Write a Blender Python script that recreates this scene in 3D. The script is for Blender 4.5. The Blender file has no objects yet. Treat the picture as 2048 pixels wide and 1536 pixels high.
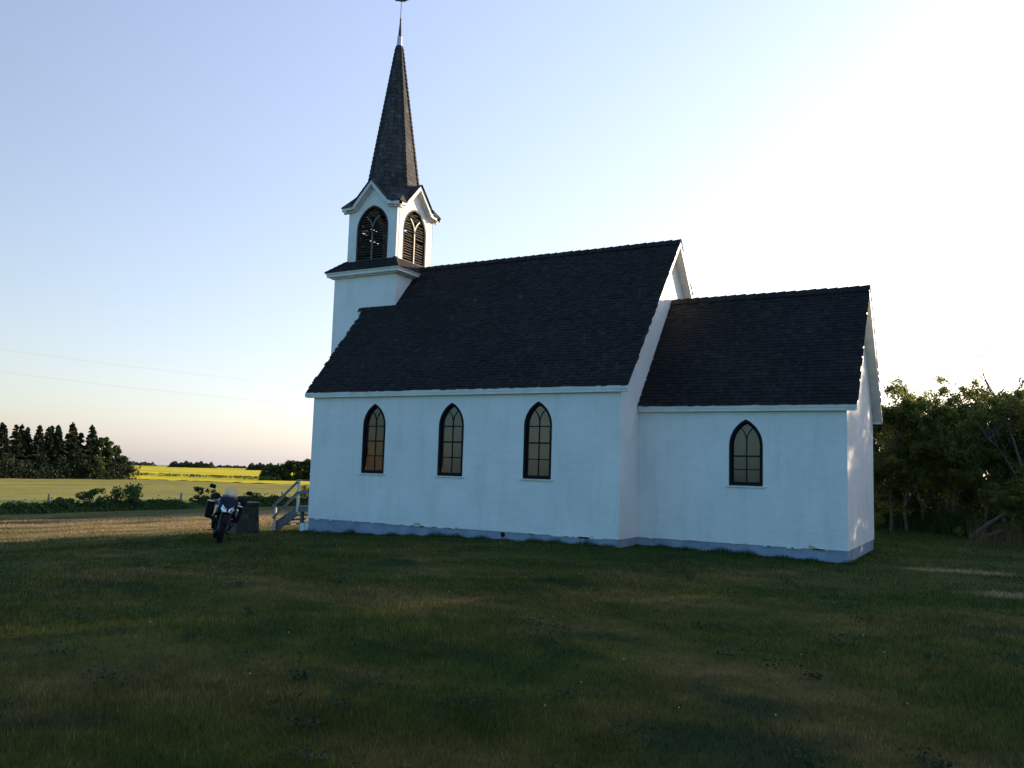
import bpy, math, random
import numpy as np
from mathutils import Vector, Matrix
from mathutils.geometry import tessellate_polygon
R = math.radians
random.seed(4)
rng = np.random.default_rng(7)
scene = bpy.context.scene
col = scene.collection

# ------------------------------------------------------------------ camera, sky, sun, exposure
cam_d = bpy.data.cameras.new('camera')
cam = bpy.data.objects.new('camera', cam_d)
col.objects.link(cam)
F = Vector((-0.48642985, 0.86787176, 0.10091881))
RV = Vector((0.87341244, 0.48606689, 0.02982758))
U = RV.cross(F)
rot = Matrix((RV, U, -F)).transposed().to_4x4()
cam.matrix_world = Matrix.Translation((16.7774, -18.4248, 1.4946)) @ rot
CAM = Vector((16.7774, -18.4248, 1.4946))
cam_d.sensor_width = 36
cam_d.lens = 1707.35 / 2048 * 36
cam_d.clip_start = 0.1
cam_d.clip_end = 12000
scene.camera = cam

SUN_AZ, SUN_EL = 67.0, 10.9
world = bpy.data.worlds.new('World')
scene.world = world
world.use_nodes = True
wn = world.node_tree
bg = wn.nodes['Background']
sky = wn.nodes.new('ShaderNodeTexSky')
sky.sky_type = 'NISHITA'
sky.sun_disc = False
sky.sun_elevation = R(SUN_EL)
sky.sun_rotation = R(90 - SUN_AZ)
sky.air_density = 1.0
sky.dust_density = 1.2
sky.ozone_density = 1.0
# forward-scatter veil added on the sun's side, blue gain opposite lights the shaded wall
sv = Vector((math.cos(R(SUN_AZ)) * math.cos(R(SUN_EL)), math.sin(R(SUN_AZ)) * math.cos(R(SUN_EL)), math.sin(R(SUN_EL))))
def wnode(t, **k):
    n = wn.nodes.new(t)
    for a, b in k.items(): setattr(n, a, b)
    return n
tc = wnode('ShaderNodeTexCoord')
dot = wnode('ShaderNodeVectorMath', operation='DOT_PRODUCT')
dot.inputs[1].default_value = sv
wn.links.new(tc.outputs['Generated'], dot.inputs[0])
sep = wnode('ShaderNodeSeparateXYZ'); wn.links.new(tc.outputs['Generated'], sep.inputs[0])
mr = wnode('ShaderNodeMapRange', interpolation_type='SMOOTHSTEP')
mr.inputs[1].default_value = -.7; mr.inputs[2].default_value = .15
wn.links.new(dot.outputs['Value'], mr.inputs[0])
tint = wnode('ShaderNodeMix', data_type='RGBA')
tint.inputs[6].default_value = (.76, 1.28, 1.74, 1); tint.inputs[7].default_value = (1, 1, 1, 1)
wn.links.new(mr.outputs[0], tint.inputs[0])
mul = wnode('ShaderNodeMix', data_type='RGBA', blend_type='MULTIPLY'); mul.inputs[0].default_value = 1
wn.links.new(sky.outputs[0], mul.inputs[6]); wn.links.new(tint.outputs[2], mul.inputs[7])
el_r = wnode('ShaderNodeValToRGB')
ee = el_r.color_ramp.elements
for p, c_ in ((0.0, (.33, .335, .44)), (.12, (.36, .355, .40)), (.34, (.34, .36, .42)), (.57, (.155, .295, .60)), (1.0, (.13, .2, .38))):
    e_ = ee[0] if p == 0 else (ee[1] if p == 1.0 else ee.new(p))
    e_.position = p; e_.color = (*c_, 1)
wn.links.new(sep.outputs[2], el_r.inputs[0])
hz = wnode('ShaderNodeMapRange'); hz.inputs[1].default_value = -.5; hz.inputs[2].default_value = 1.0; hz.inputs[3].default_value = 0; hz.inputs[4].default_value = 12.6
wn.links.new(dot.outputs['Value'], hz.inputs[0])
hs = wnode('ShaderNodeVectorMath', operation='SCALE'); wn.links.new(el_r.outputs[0], hs.inputs[0]); wn.links.new(hz.outputs[0], hs.inputs['Scale'])
add = wnode('ShaderNodeVectorMath', operation='ADD'); wn.links.new(mul.outputs[2], add.inputs[0]); wn.links.new(hs.outputs[0], add.inputs[1])
wn.links.new(add.outputs[0], bg.inputs[0])
bg.inputs[1].default_value = 0.077

sd = bpy.data.lights.new('sun', 'SUN')
sd.energy = 5.0
sd.angle = R(0.5)
sd.color = (1.0, 0.78, 0.53)
sun = bpy.data.objects.new('sun', sd)
col.objects.link(sun)
sv = Vector((math.cos(R(SUN_AZ)) * math.cos(R(SUN_EL)), math.sin(R(SUN_AZ)) * math.cos(R(SUN_EL)), math.sin(R(SUN_EL))))
sun.rotation_euler = sv.to_track_quat('Z', 'Y').to_euler()
sun.location = (40, 60, 40)

scene.view_settings.view_transform = 'Standard'
scene.view_settings.look = 'None'
scene.view_settings.gamma = 1
scene.view_settings.exposure = 1.10
scene.cycles.max_bounces = 8
scene.cycles.transparent_max_bounces = 16

# ------------------------------------------------------------------ materials
def new_mat(name):
    m = bpy.data.materials.new(name)
    m.use_nodes = True
    return m, m.node_tree, m.node_tree.nodes['Principled BSDF']

def nd(nt, t, **k):
    n = nt.nodes.new(t)
    for a, b in k.items():
        if a.startswith('i_'):
            n.inputs[a[2:].replace('_', ' ')].default_value = b
        else:
            setattr(n, a, b)
    return n

def noise_fac(nt, scale, detail=4, rough=.6, stretch=(1, 1, 1), src='Position'):
    g = nd(nt, 'ShaderNodeNewGeometry') if src == 'Position' else nd(nt, 'ShaderNodeTexCoord')
    mp = nd(nt, 'ShaderNodeMapping')
    mp.inputs['Scale'].default_value = stretch
    nt.links.new(g.outputs[src], mp.inputs[0])
    n = nd(nt, 'ShaderNodeTexNoise', i_Scale=scale, i_Detail=detail, i_Roughness=rough)
    nt.links.new(mp.outputs[0], n.inputs['Vector'])
    return n.outputs['Fac']

def ramp(nt, fac, stops):
    r = nd(nt, 'ShaderNodeValToRGB')
    el = r.color_ramp.elements
    while len(el) < len(stops):
        el.new(.5)
    for e, (p, c) in zip(el, stops):
        e.position = p
        e.color = (*c, 1)
    nt.links.new(fac, r.inputs[0])
    return r.outputs[0]

def mixc(nt, fac, a, b, mode='MIX'):
    m = nd(nt, 'ShaderNodeMix', data_type='RGBA', blend_type=mode)
    for s, v in ((m.inputs[0], fac), (m.inputs[6], a), (m.inputs[7], b)):
        if hasattr(v, 'links'):
            nt.links.new(v, s)
        elif isinstance(v, tuple):
            s.default_value = (*v, 1)
        else:
            s.default_value = v
    return m.outputs[2]

def bump(nt, bsdf, fac, strength, dist):
    b = nd(nt, 'ShaderNodeBump', i_Strength=strength, i_Distance=dist)
    nt.links.new(fac, b.inputs['Height'])
    nt.links.new(b.outputs[0], bsdf.inputs['Normal'])

def simple(name, c, rough=.6, metal=0, var=.12, scale=6, bmp=0, stretch=(1, 1, 1), src='Position'):
    m, nt, b = new_mat(name)
    f = noise_fac(nt, scale, stretch=stretch, src=src)
    lo = tuple(x * (1 - var) for x in c)
    hi = tuple(min(1, x * (1 + var)) for x in c)
    nt.links.new(ramp(nt, f, [(.3, lo), (.7, hi)]), b.inputs['Base Color'])
    b.inputs['Roughness'].default_value = rough
    b.inputs['Metallic'].default_value = metal
    if bmp:
        bump(nt, b, noise_fac(nt, scale * 8, stretch=stretch, src=src), .5, bmp)
    return m

M = {}
# stucco
m, nt, b = new_mat('white_stucco')
f1 = noise_fac(nt, .7, 5, .65)
f2 = noise_fac(nt, 1.0, 6, .7, (2.5, 2.5, .35))
c = ramp(nt, f1, [(.3, (.70, .71, .705)), (.65, (.80, .805, .80))])
c2 = ramp(nt, f2, [(.28, (.80, .79, .76)), (.5, (1, 1, 1))])
nt.links.new(mixc(nt, .55, c, c2, 'MULTIPLY'), b.inputs['Base Color'])
b.inputs['Roughness'].default_value = .85
ad = nd(nt, 'ShaderNodeMath', operation='ADD')
w1 = noise_fac(nt, 14, 6, .7, (1, 1, 1.6))
w2 = noise_fac(nt, 2.2, 3, .5, (1, 1, 2.2))
mm = nd(nt, 'ShaderNodeMath', operation='MULTIPLY'); mm.inputs[1].default_value = 2.2
nt.links.new(w2, mm.inputs[0]); nt.links.new(w1, ad.inputs[0]); nt.links.new(mm.outputs[0], ad.inputs[1])
bump(nt, b, ad.outputs[0], .4, .016)
M['stucco'] = m
M['trim'] = simple('white_trim_paint', (.66, .66, .64), .55, var=.1, scale=5, bmp=.003)
M['found'] = simple('blue_grey_foundation_paint', (.24, .29, .38), .8, var=.22, scale=2.5, bmp=.012)
M['black'] = simple('black_window_paint', (.012, .012, .014), .45, var=.3)
M['louver'] = simple('weathered_louver_wood', (.040, .034, .031), .8, var=.35, scale=12)
M['tan'] = simple('tan_patch', (.42, .37, .27), .9, var=.2, scale=12)
M['wood_grey'] = simple('shade_tone_grey_wood', (.15, .155, .16), .8, var=.3, scale=9, bmp=.004)
M['wood_cream'] = simple('sunlit_tone_cream_wood', (.62, .58, .5), .7, var=.15, scale=9)
M['inwood'] = simple('varnished_interior_wood', (.30, .125, .04), .5, var=.3, scale=3, stretch=(8, 8, .6))
M['inwall'] = simple('interior_plaster', (.50, .40, .33), .8, var=.1)
M['infloor'] = simple('interior_floor_wood', (.25, .14, .07), .35, var=.3, scale=4)
M['cloth'] = simple('white_cloth', (.72, .7, .66), .8, var=.08)
M['concrete'] = simple('mossy_fieldstone', (.050, .048, .038), .9, var=.5, scale=5, bmp=.03)
M['metalgrey'] = simple('galvanised_metal', (.5, .52, .53), .4, .6, var=.15)
M['felt'] = simple('dark_roof_felt', (.02, .019, .018), .95)
M['rust'] = simple('rusty_iron', (.07, .045, .04), .7, .3, var=.4, scale=15)
M['bark'] = simple('grey_bark', (.10, .085, .07), .9, var=.4, scale=7, bmp=.02)
M['palebark'] = simple('pale_poplar_bark', (.32, .31, .27), .9, var=.4, scale=7, bmp=.02)
M['dead'] = simple('dead_grey_wood', (.11, .10, .09), .9, var=.35, scale=7)
M['post'] = simple('fence_post_wood', (.26, .24, .21), .9, var=.3)
M['cable'] = simple('grey_cable', (.3, .3, .31), .6)
M['whiteboard'] = simple('white_painted_board', (.78, .8, .82), .5, var=.05)
M['soil'] = simple('dark_soil', (.03, .022, .016), .95, var=.4, bmp=.03)
# bike
def matte(k, r=.75, sp=.12):
    b_ = M[k].node_tree.nodes['Principled BSDF']; b_.inputs['Roughness'].default_value = r; b_.inputs['Specular IOR Level'].default_value = sp
M['tyre'] = simple('tyre_rubber', (.012, .012, .013), .75, src='Object')
M['bikeblue'] = simple('dark_blue_paint', (.005, .009, .026), .22, 0, var=.1, src='Object')
M['bikeblack'] = simple('black_plastic', (.010, .010, .012), .5, src='Object')
M['case'] = simple('black_case', (.012, .012, .014), .42, src='Object')
M['alu'] = simple('brushed_aluminium', (.30, .31, .33), .35, .8, src='Object')
M['silver'] = simple('silver_fork', (.05, .05, .055), .5, .3, src='Object')
M['handguard'] = simple('dark_handguard', (.014, .02, .035), .4, src='Object')
M['indicator'] = simple('clear_indicator_lens', (.35, .33, .35), .2, src='Object')
for k_ in ('bikeblack', 'case', 'handguard', 'tyre', 'black'): matte(k_)
matte('bikeblue', .4, .2)
m, nt, b = new_mat('headlight_lens')
nt.links.new(ramp(nt, noise_fac(nt, 30, src='Object'), [(.35, (.22, .25, .3)), (.6, (.8, .83, .88))]), b.inputs['Base Color'])
b.inputs['Roughness'].default_value = .12
b.inputs['Metallic'].default_value = .35
b.inputs['Coat Weight'].default_value = 1
M['lens'] = m

def glass(name, tint, refl_rough=.02, body=0.0, bodyc=(.5, .5, .5)):
    m = bpy.data.materials.new(name); m.use_nodes = True
    nt = m.node_tree; nt.nodes.clear()
    o = nd(nt, 'ShaderNodeOutputMaterial')
    t = nd(nt, 'ShaderNodeBsdfTransparent'); t.inputs[0].default_value = (*tint, 1)
    g = nd(nt, 'ShaderNodeBsdfGlossy'); g.inputs['Roughness'].default_value = refl_rough
    fr = nd(nt, 'ShaderNodeFresnel', i_IOR=1.52)
    f = noise_fac(nt, 3.0, 2, .5)
    bp = nd(nt, 'ShaderNodeBump', i_Strength=.12, i_Distance=.01)
    nt.links.new(f, bp.inputs['Height']); nt.links.new(bp.outputs[0], g.inputs['Normal'])
    mx = nd(nt, 'ShaderNodeMixShader')
    nt.links.new(fr.outputs[0], mx.inputs[0])
    src = t.outputs[0]
    if body:
        d = nd(nt, 'ShaderNodeBsdfDiffuse'); d.inputs[0].default_value = (*bodyc, 1)
        m2 = nd(nt, 'ShaderNodeMixShader'); m2.inputs[0].default_value = body
        nt.links.new(t.outputs[0], m2.inputs[1]); nt.links.new(d.outputs[0], m2.inputs[2])
        src = m2.outputs[0]
    nt.links.new(src, mx.inputs[1]); nt.links.new(g.outputs[0], mx.inputs[2])
    nt.links.new(mx.outputs[0], o.inputs[0])
    return m
M['glass'] = glass('old_window_glass', (.82, .8, .76), body=.2, bodyc=(.50, .37, .30))  # pinkish diffuse body stands in for the dim sky reflection
M['clearglass'] = glass('clear_window_glass', (.95, .88, .75), body=.03, bodyc=(.5, .35, .2))
M['screen'] = glass('windshield', (.8, .83, .86), .08, .30, (.6, .62, .65))

def tone_mat(name, lo, hi, rough=.85, streak=True, transl=0.0):
    m, nt, b = new_mat(name)
    a = nd(nt, 'ShaderNodeAttribute', attribute_name='tone')
    c = ramp(nt, a.outputs['Fac'], [(0, lo), (1, hi)])
    if streak:
        f = noise_fac(nt, 9, 5, .7)
        c = mixc(nt, .6, c, ramp(nt, f, [(.3, (.55, .55, .55)), (.7, (1.25, 1.2, 1.15))]), 'MULTIPLY')
        f = noise_fac(nt, .55, 4, .6)
        c = mixc(nt, .7, c, ramp(nt, f, [(.35, (.62, .63, .66)), (.65, (1.2, 1.17, 1.12))]), 'MULTIPLY')
    nt.links.new(c, b.inputs['Base Color'])
    b.inputs['Roughness'].default_value = rough
    b.inputs['Specular IOR Level'].default_value = .25
    if transl:
        o = nt.nodes['Material Output']
        t = nd(nt, 'ShaderNodeBsdfTranslucent'); nt.links.new(c, t.inputs[0])
        mx = nd(nt, 'ShaderNodeMixShader'); mx.inputs[0].default_value = transl
        nt.links.new(b.outputs[0], mx.inputs[1]); nt.links.new(t.outputs[0], mx.inputs[2])
        nt.links.new(mx.outputs[0], o.inputs[0])
    return m
M['shingle'] = tone_mat('weathered_cedar_shingle', (.006, .0065, .0075), (.022, .021, .021))
M['spire_shingle'] = tone_mat('skylit_tone_spire_shingle', (.036, .037, .042), (.11, .105, .11))  # shingle lightened in colour to carry the horizon light on steep faces
M['leaf'] = tone_mat('broadleaf_foliage', (.058, .080, .018), (.23, .24, .052), .6, False, .55)
M['leaf2'] = tone_mat('dull_shrub_foliage', (.022, .05, .016), (.07, .10, .03), .6, False, .35)
M['needle'] = tone_mat('spruce_needles', (.012, .026, .012), (.045, .06, .028), .7, False, .15)
M['far'] = tone_mat('far_wood_foliage', (.02, .035, .02), (.06, .075, .04), .8, False, .2)
M['weed'] = tone_mat('weed_foliage', (.02, .055, .012), (.07, .125, .03), .7, False, .35)
M['lawnweed'] = tone_mat('clover_leaves', (.014, .034, .014), (.05, .085, .04), .7, False, .3)
M['drygrass'] = tone_mat('dry_tall_grass', (.07, .06, .03), (.20, .15, .07), .8, False, .35)

# lawn: same world-space patches on the ground sheet and on the blades
def _fall(nt, v):
    m_ = nd(nt, 'ShaderNodeMapRange'); m_.inputs[1].default_value = 1.9; m_.inputs[2].default_value = 1.2
    nt.links.new(v, m_.inputs[0]); return m_.outputs[0]

def lawn_color(nt):
    f = noise_fac(nt, .22, 5, .62, (1, 1.25, 1))
    c = ramp(nt, f, [(.40, (.044, .076, .012)), (.52, (.084, .096, .018)), (.60, (.135, .115, .037)), (.72, (.20, .16, .068))])
    f = noise_fac(nt, 1.5, 4, .65)
    c = mixc(nt, .8, c, ramp(nt, f, [(.35, (.5, .62, .5)), (.65, (1.35, 1.25, 1.2))]), 'MULTIPLY')
    f = noise_fac(nt, .5, 3, .5, (1, 1.2, 1))
    c = mixc(nt, ramp(nt, f, [(.60, (0, 0, 0)), (.68, (.75, .75, .75))]), c, (.020, .048, .022))
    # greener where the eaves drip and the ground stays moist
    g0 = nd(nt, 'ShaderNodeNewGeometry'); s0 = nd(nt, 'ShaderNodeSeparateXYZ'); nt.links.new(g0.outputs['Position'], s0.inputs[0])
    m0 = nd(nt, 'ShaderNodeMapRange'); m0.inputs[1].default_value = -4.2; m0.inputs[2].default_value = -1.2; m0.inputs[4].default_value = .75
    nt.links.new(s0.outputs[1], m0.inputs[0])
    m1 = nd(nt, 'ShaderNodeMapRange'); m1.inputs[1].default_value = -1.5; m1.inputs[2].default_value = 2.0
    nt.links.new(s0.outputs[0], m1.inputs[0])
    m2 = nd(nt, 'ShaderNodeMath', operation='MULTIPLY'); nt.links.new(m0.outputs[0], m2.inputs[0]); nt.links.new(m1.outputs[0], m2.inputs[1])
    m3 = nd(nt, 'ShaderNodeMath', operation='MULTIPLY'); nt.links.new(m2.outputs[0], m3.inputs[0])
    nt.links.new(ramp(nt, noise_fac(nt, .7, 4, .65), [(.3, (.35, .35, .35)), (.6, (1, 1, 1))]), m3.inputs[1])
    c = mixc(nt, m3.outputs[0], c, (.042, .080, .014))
    # worn dry vehicle track west of the building, colour brightened along the sunlit strip
    g = nd(nt, 'ShaderNodeNewGeometry')
    sx = nd(nt, 'ShaderNodeSeparateXYZ'); nt.links.new(g.outputs['Position'], sx.inputs[0])
    mr = nd(nt, 'ShaderNodeMapRange'); mr.inputs[1].default_value = -4; mr.inputs[2].default_value = -9
    nt.links.new(sx.outputs[0], mr.inputs[0])
    f = noise_fac(nt, .35, 4, .6, (1.6, .35, 1))
    mu = nd(nt, 'ShaderNodeMath', operation='MULTIPLY')
    nt.links.new(ramp(nt, f, [(.33, (0, 0, 0)), (.55, (1, 1, 1))]), mu.inputs[0]); nt.links.new(mr.outputs[0], mu.inputs[1])
    mr2 = nd(nt, 'ShaderNodeMapRange'); mr2.inputs[1].default_value = -21; mr2.inputs[2].default_value = -16
    nt.links.new(sx.outputs[0], mr2.inputs[0])
    mu2 = nd(nt, 'ShaderNodeMath', operation='MULTIPLY')
    nt.links.new(mu.outputs[0], mu2.inputs[0]); nt.links.new(mr2.outputs[0], mu2.inputs[1])
    c = mixc(nt, mu2.outputs[0], c, (.34, .245, .13))
    # pale tan patches east of the building
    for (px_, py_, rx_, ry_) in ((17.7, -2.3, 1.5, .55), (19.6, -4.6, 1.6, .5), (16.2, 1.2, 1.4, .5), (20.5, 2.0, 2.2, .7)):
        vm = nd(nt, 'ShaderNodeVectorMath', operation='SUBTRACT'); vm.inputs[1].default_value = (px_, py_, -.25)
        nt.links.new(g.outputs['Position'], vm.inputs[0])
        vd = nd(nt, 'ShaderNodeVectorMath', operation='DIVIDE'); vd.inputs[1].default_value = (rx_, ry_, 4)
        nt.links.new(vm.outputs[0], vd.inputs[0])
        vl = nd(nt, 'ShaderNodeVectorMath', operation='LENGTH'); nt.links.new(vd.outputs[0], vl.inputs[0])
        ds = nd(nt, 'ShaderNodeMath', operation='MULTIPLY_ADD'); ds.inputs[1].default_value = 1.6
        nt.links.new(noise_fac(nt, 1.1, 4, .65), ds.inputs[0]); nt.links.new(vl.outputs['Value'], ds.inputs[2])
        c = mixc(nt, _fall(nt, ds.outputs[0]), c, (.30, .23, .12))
    return c

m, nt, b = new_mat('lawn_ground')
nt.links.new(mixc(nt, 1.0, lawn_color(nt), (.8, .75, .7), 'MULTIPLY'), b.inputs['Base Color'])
b.inputs['Roughness'].default_value = .95
b.inputs['Specular IOR Level'].default_value = .1
bump(nt, b, noise_fac(nt, 30, 6, .75), 1, .03)
M['lawn'] = m
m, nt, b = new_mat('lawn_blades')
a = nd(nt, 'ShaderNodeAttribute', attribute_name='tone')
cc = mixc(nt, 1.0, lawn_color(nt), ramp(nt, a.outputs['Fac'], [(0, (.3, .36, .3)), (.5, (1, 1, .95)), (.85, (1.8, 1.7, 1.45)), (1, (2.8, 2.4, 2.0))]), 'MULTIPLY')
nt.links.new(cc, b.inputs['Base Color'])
b.inputs['Roughness'].default_value = .7
b.inputs['Specular IOR Level'].default_value = .2
o = nt.nodes['Material Output']
t = nd(nt, 'ShaderNodeBsdfTranslucent'); nt.links.new(cc, t.inputs[0])
mx = nd(nt, 'ShaderNodeMixShader'); mx.inputs[0].default_value = .35
nt.links.new(b.outputs[0], mx.inputs[1]); nt.links.new(t.outputs[0], mx.inputs[2]); nt.links.new(mx.outputs[0], o.inputs[0])
M['blade'] = m

def field_mat(name, stops, scale, stretch, bdist):
    m, nt, b = new_mat(name)
    f = noise_fac(nt, scale, 6, .7, stretch)
    c = ramp(nt, f, stops)
    f2 = noise_fac(nt, 2.5, 5, .75)
    c = mixc(nt, .6, c, ramp(nt, f2, [(.3, (.7, .7, .7)), (.7, (1.25, 1.25, 1.2))]), 'MULTIPLY')
    nt.links.new(c, b.inputs['Base Color'])
    b.inputs['Roughness'].default_value = .9
    b.inputs['Specular IOR Level'].default_value = .1
    bump(nt, b, noise_fac(nt, 1.5, 6, .8), 1, bdist)
    return m
M['crop'] = field_mat('green_cereal_crop', [(.3, (.185, .165, .035)), (.5, (.245, .215, .046)), (.7, (.32, .275, .065))], .09, (1, .3, 1), .07)
M['canola'] = field_mat('flowering_canola', [(.34, (.25, .26, .025)), (.44, (.46, .39, .015)), (.56, (.70, .54, .006))], .022, (.35, 1.3, 1), .12)
M['farfield'] = field_mat('pale_far_crop', [(.3, (.22, .25, .12)), (.7, (.36, .38, .2))], .01, (1, 1, 1), .2)

# ------------------------------------------------------------------ mesh helpers
class MB:
    def __init__(s):
        s.v = []; s.f = []; s.m = []; s.t = []
        s.cur = 0; s.tone = .5
    def add(s, vs, fs):
        o = len(s.v)
        s.v += [tuple(p) for p in vs]
        for f in fs:
            s.f.append(tuple(i + o for i in f)); s.m.append(s.cur); s.t.append(s.tone)
    def box(s, a, b, mat=None):
        x0, y0, z0 = a; x1, y1, z1 = b
        vs = [(x0, y0, z0), (x1, y0, z0), (x1, y1, z0), (x0, y1, z0), (x0, y0, z1), (x1, y0, z1), (x1, y1, z1), (x0, y1, z1)]
        if mat is not None: vs = [mat @ Vector(p) for p in vs]
        s.add(vs, [(0, 3, 2, 1), (4, 5, 6, 7), (0, 1, 5, 4), (1, 2, 6, 5), (2, 3, 7, 6), (3, 0, 4, 7)])
    def obox(s, p, q, w, h, up=(0, 0, 1)):
        p = Vector(p); q = Vector(q); d = (q - p).normalized(); up = Vector(up)
        sd_ = d.cross(up).normalized(); u = sd_.cross(d)
        vs = []
        for c in (p, q):
            for i, j in ((-1, -1), (1, -1), (1, 1), (-1, 1)):
                vs.append(c + sd_ * (i * w / 2) + u * (j * h / 2))
        s.add(vs, [(3, 2, 1, 0), (4, 5, 6, 7), (0, 1, 5, 4), (1, 2, 6, 5), (2, 3, 7, 6), (3, 0, 4, 7)])
    def tube(s, pts, rad, n=8, cap=True):
        pts = [Vector(p) for p in pts]
        if not hasattr(rad, '__len__'): rad = [rad] * len(pts)
        rings = []
        prev = None
        for i, p in enumerate(pts):
            d = (pts[min(i + 1, len(pts) - 1)] - pts[max(i - 1, 0)]).normalized()
            if prev is None:
                a = d.cross(Vector((0, 0, 1)) if abs(d.z) < .9 else Vector((1, 0, 0))).normalized()
            else:
                a = (prev - d * prev.dot(d)).normalized()
            prev = a; b_ = d.cross(a)
            rings.append([p + (a * math.cos(2 * math.pi * k / n) + b_ * math.sin(2 * math.pi * k / n)) * rad[i] for k in range(n)])
        vs = [q for r_ in rings for q in r_]
        fs = [(i * n + k, i * n + (k + 1) % n, (i + 1) * n + (k + 1) % n, (i + 1) * n + k) for i in range(len(pts) - 1) for k in range(n)]
        if cap:
            fs.append(tuple(reversed(range(n)))); fs.append(tuple((len(pts) - 1) * n + k for k in range(n)))
        s.add(vs, fs)
    def torus(s, c, axis, Rm, r, n=28, k=8, sq=1.0):
        c = Vector(c); ax = Vector(axis).normalized()
        a = ax.cross(Vector((0, 0, 1)) if abs(ax.z) < .9 else Vector((1, 0, 0))).normalized(); b_ = ax.cross(a)
        vs = []
        for i in range(n):
            t_ = 2 * math.pi * i / n; rd = a * math.cos(t_) + b_ * math.sin(t_)
            for j in range(k):
                q = 2 * math.pi * j / k
                vs.append(c + rd * (Rm + r * math.cos(q)) + ax * (r * sq * math.sin(q)))
        s.add(vs, [(i * k + j, ((i + 1) % n) * k + j, ((i + 1) % n) * k + (j + 1) % k, i * k + (j + 1) % k) for i in range(n) for j in range(k)])
    def ell(s, c, r, n=12, k=8, mat=None):
        vs = []; fs = []
        for i in range(k + 1):
            th = math.pi * i / k
            for j in range(n):
                ph = 2 * math.pi * j / n
                p = Vector((r[0] * math.sin(th) * math.cos(ph), r[1] * math.sin(th) * math.sin(ph), r[2] * math.cos(th)))
                if mat is not None: p = mat @ p
                vs.append(p + Vector(c))
        for i in range(k):
            for j in range(n):
                fs.append((i * n + j, (i + 1) * n + j, (i + 1) * n + (j + 1) % n, i * n + (j + 1) % n))
        s.add(vs, fs)
    def loft(s, rings, cap=True):
        n = len(rings[0]); vs = [p for r_ in rings for p in r_]
        fs = [(i * n + k, i * n + (k + 1) % n, (i + 1) * n + (k + 1) % n, (i + 1) * n + k) for i in range(len(rings) - 1) for k in range(n)]
        if cap:
            fs.append(tuple(reversed(range(n)))); fs.append(tuple((len(rings) - 1) * n + k for k in range(n)))
        s.add(vs, fs)
    def panel(s, outer, holes, P, d0, d1):
        """flat wall with holes: (s,z) loops mapped by P(s,z,depth), from depth d0 to d1"""
        loops = [outer] + holes
        tri = tessellate_polygon([[Vector((a, b_, 0)) for a, b_ in l] for l in loops])
        flat = [q for l in loops for q in l]
        n = len(flat)
        vs = [P(a, b_, d0) for a, b_ in flat] + [P(a, b_, d1) for a, b_ in flat]
        fs = [tuple(t_) for t_ in tri] + [tuple(n + i for i in reversed(t_)) for t_ in tri]
        o = 0
        for l in loops:
            k = len(l)
            for i in range(k):
                fs.append((o + i, o + (i + 1) % k, n + o + (i + 1) % k, n + o + i))
            o += k
        s.add(vs, fs)
    def build(s, name, mats, parent=None, smooth=False, loc=None, bevel=0):
        me = bpy.data.meshes.new(name)
        me.from_pydata([tuple(v) for v in s.v], [], s.f)
        for m_ in (mats if isinstance(mats, (list, tuple)) else [mats]): me.materials.append(M[m_])
        me.polygons.foreach_set('material_index', s.m)
        if any(abs(t_ - .5) > 1e-6 for t_ in s.t):
            at = me.attributes.new('tone', 'FLOAT', 'FACE'); at.data.foreach_set('value', s.t)
        if smooth: me.polygons.foreach_set('use_smooth', [True] * len(me.polygons))
        me.validate(); me.update()
        ob = bpy.data.objects.new(name, me); col.objects.link(ob)
        if bevel:
            bv = ob.modifiers.new('bevel', 'BEVEL'); bv.width = bevel; bv.segments = 2; bv.limit_method = 'ANGLE'; bv.angle_limit = R(40)
        if parent: ob.parent = parent
        if loc: ob.location = loc
        return ob

def np_mesh(name, verts, nper, mat, tone=None, parent=None):
    """verts (N,nper,3): N separate polygons"""
    N = len(verts)
    me = bpy.data.meshes.new(name)
    me.vertices.add(N * nper); me.vertices.foreach_set('co', np.asarray(verts, np.float32).ravel())
    me.loops.add(N * nper); me.loops.foreach_set('vertex_index', np.arange(N * nper, dtype=np.int32))
    me.polygons.add(N); me.polygons.foreach_set('loop_start', np.arange(0, N * nper, nper, dtype=np.int32))
    if tone is not None:
        at = me.attributes.new('tone', 'FLOAT', 'FACE'); at.data.foreach_set('value', np.asarray(tone, np.float32))
    me.materials.append(M[mat]); me.update(calc_edges=True)
    ob = bpy.data.objects.new(name, me); col.objects.link(ob)
    if parent: ob.parent = parent
    return ob

def tag(o, label=None, cat=None, group=None, kind=None):
    if label: o['label'] = label
    if cat: o['category'] = cat
    if group: o['group'] = group
    if kind: o['kind'] = kind
    return o
def empty(name, loc=(0, 0, 0), rz=0):
    o = bpy.data.objects.new(name, None); col.objects.link(o)
    o.location = loc; o.rotation_euler = (0, 0, rz); o.empty_display_size = .3
    return o
def copy_tree(o, parent=None):
    c_ = o.copy(); col.objects.link(c_)
    if parent: c_.parent = parent
    for ch in list(o.children): copy_tree(ch, c_)
    return c_

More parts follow.
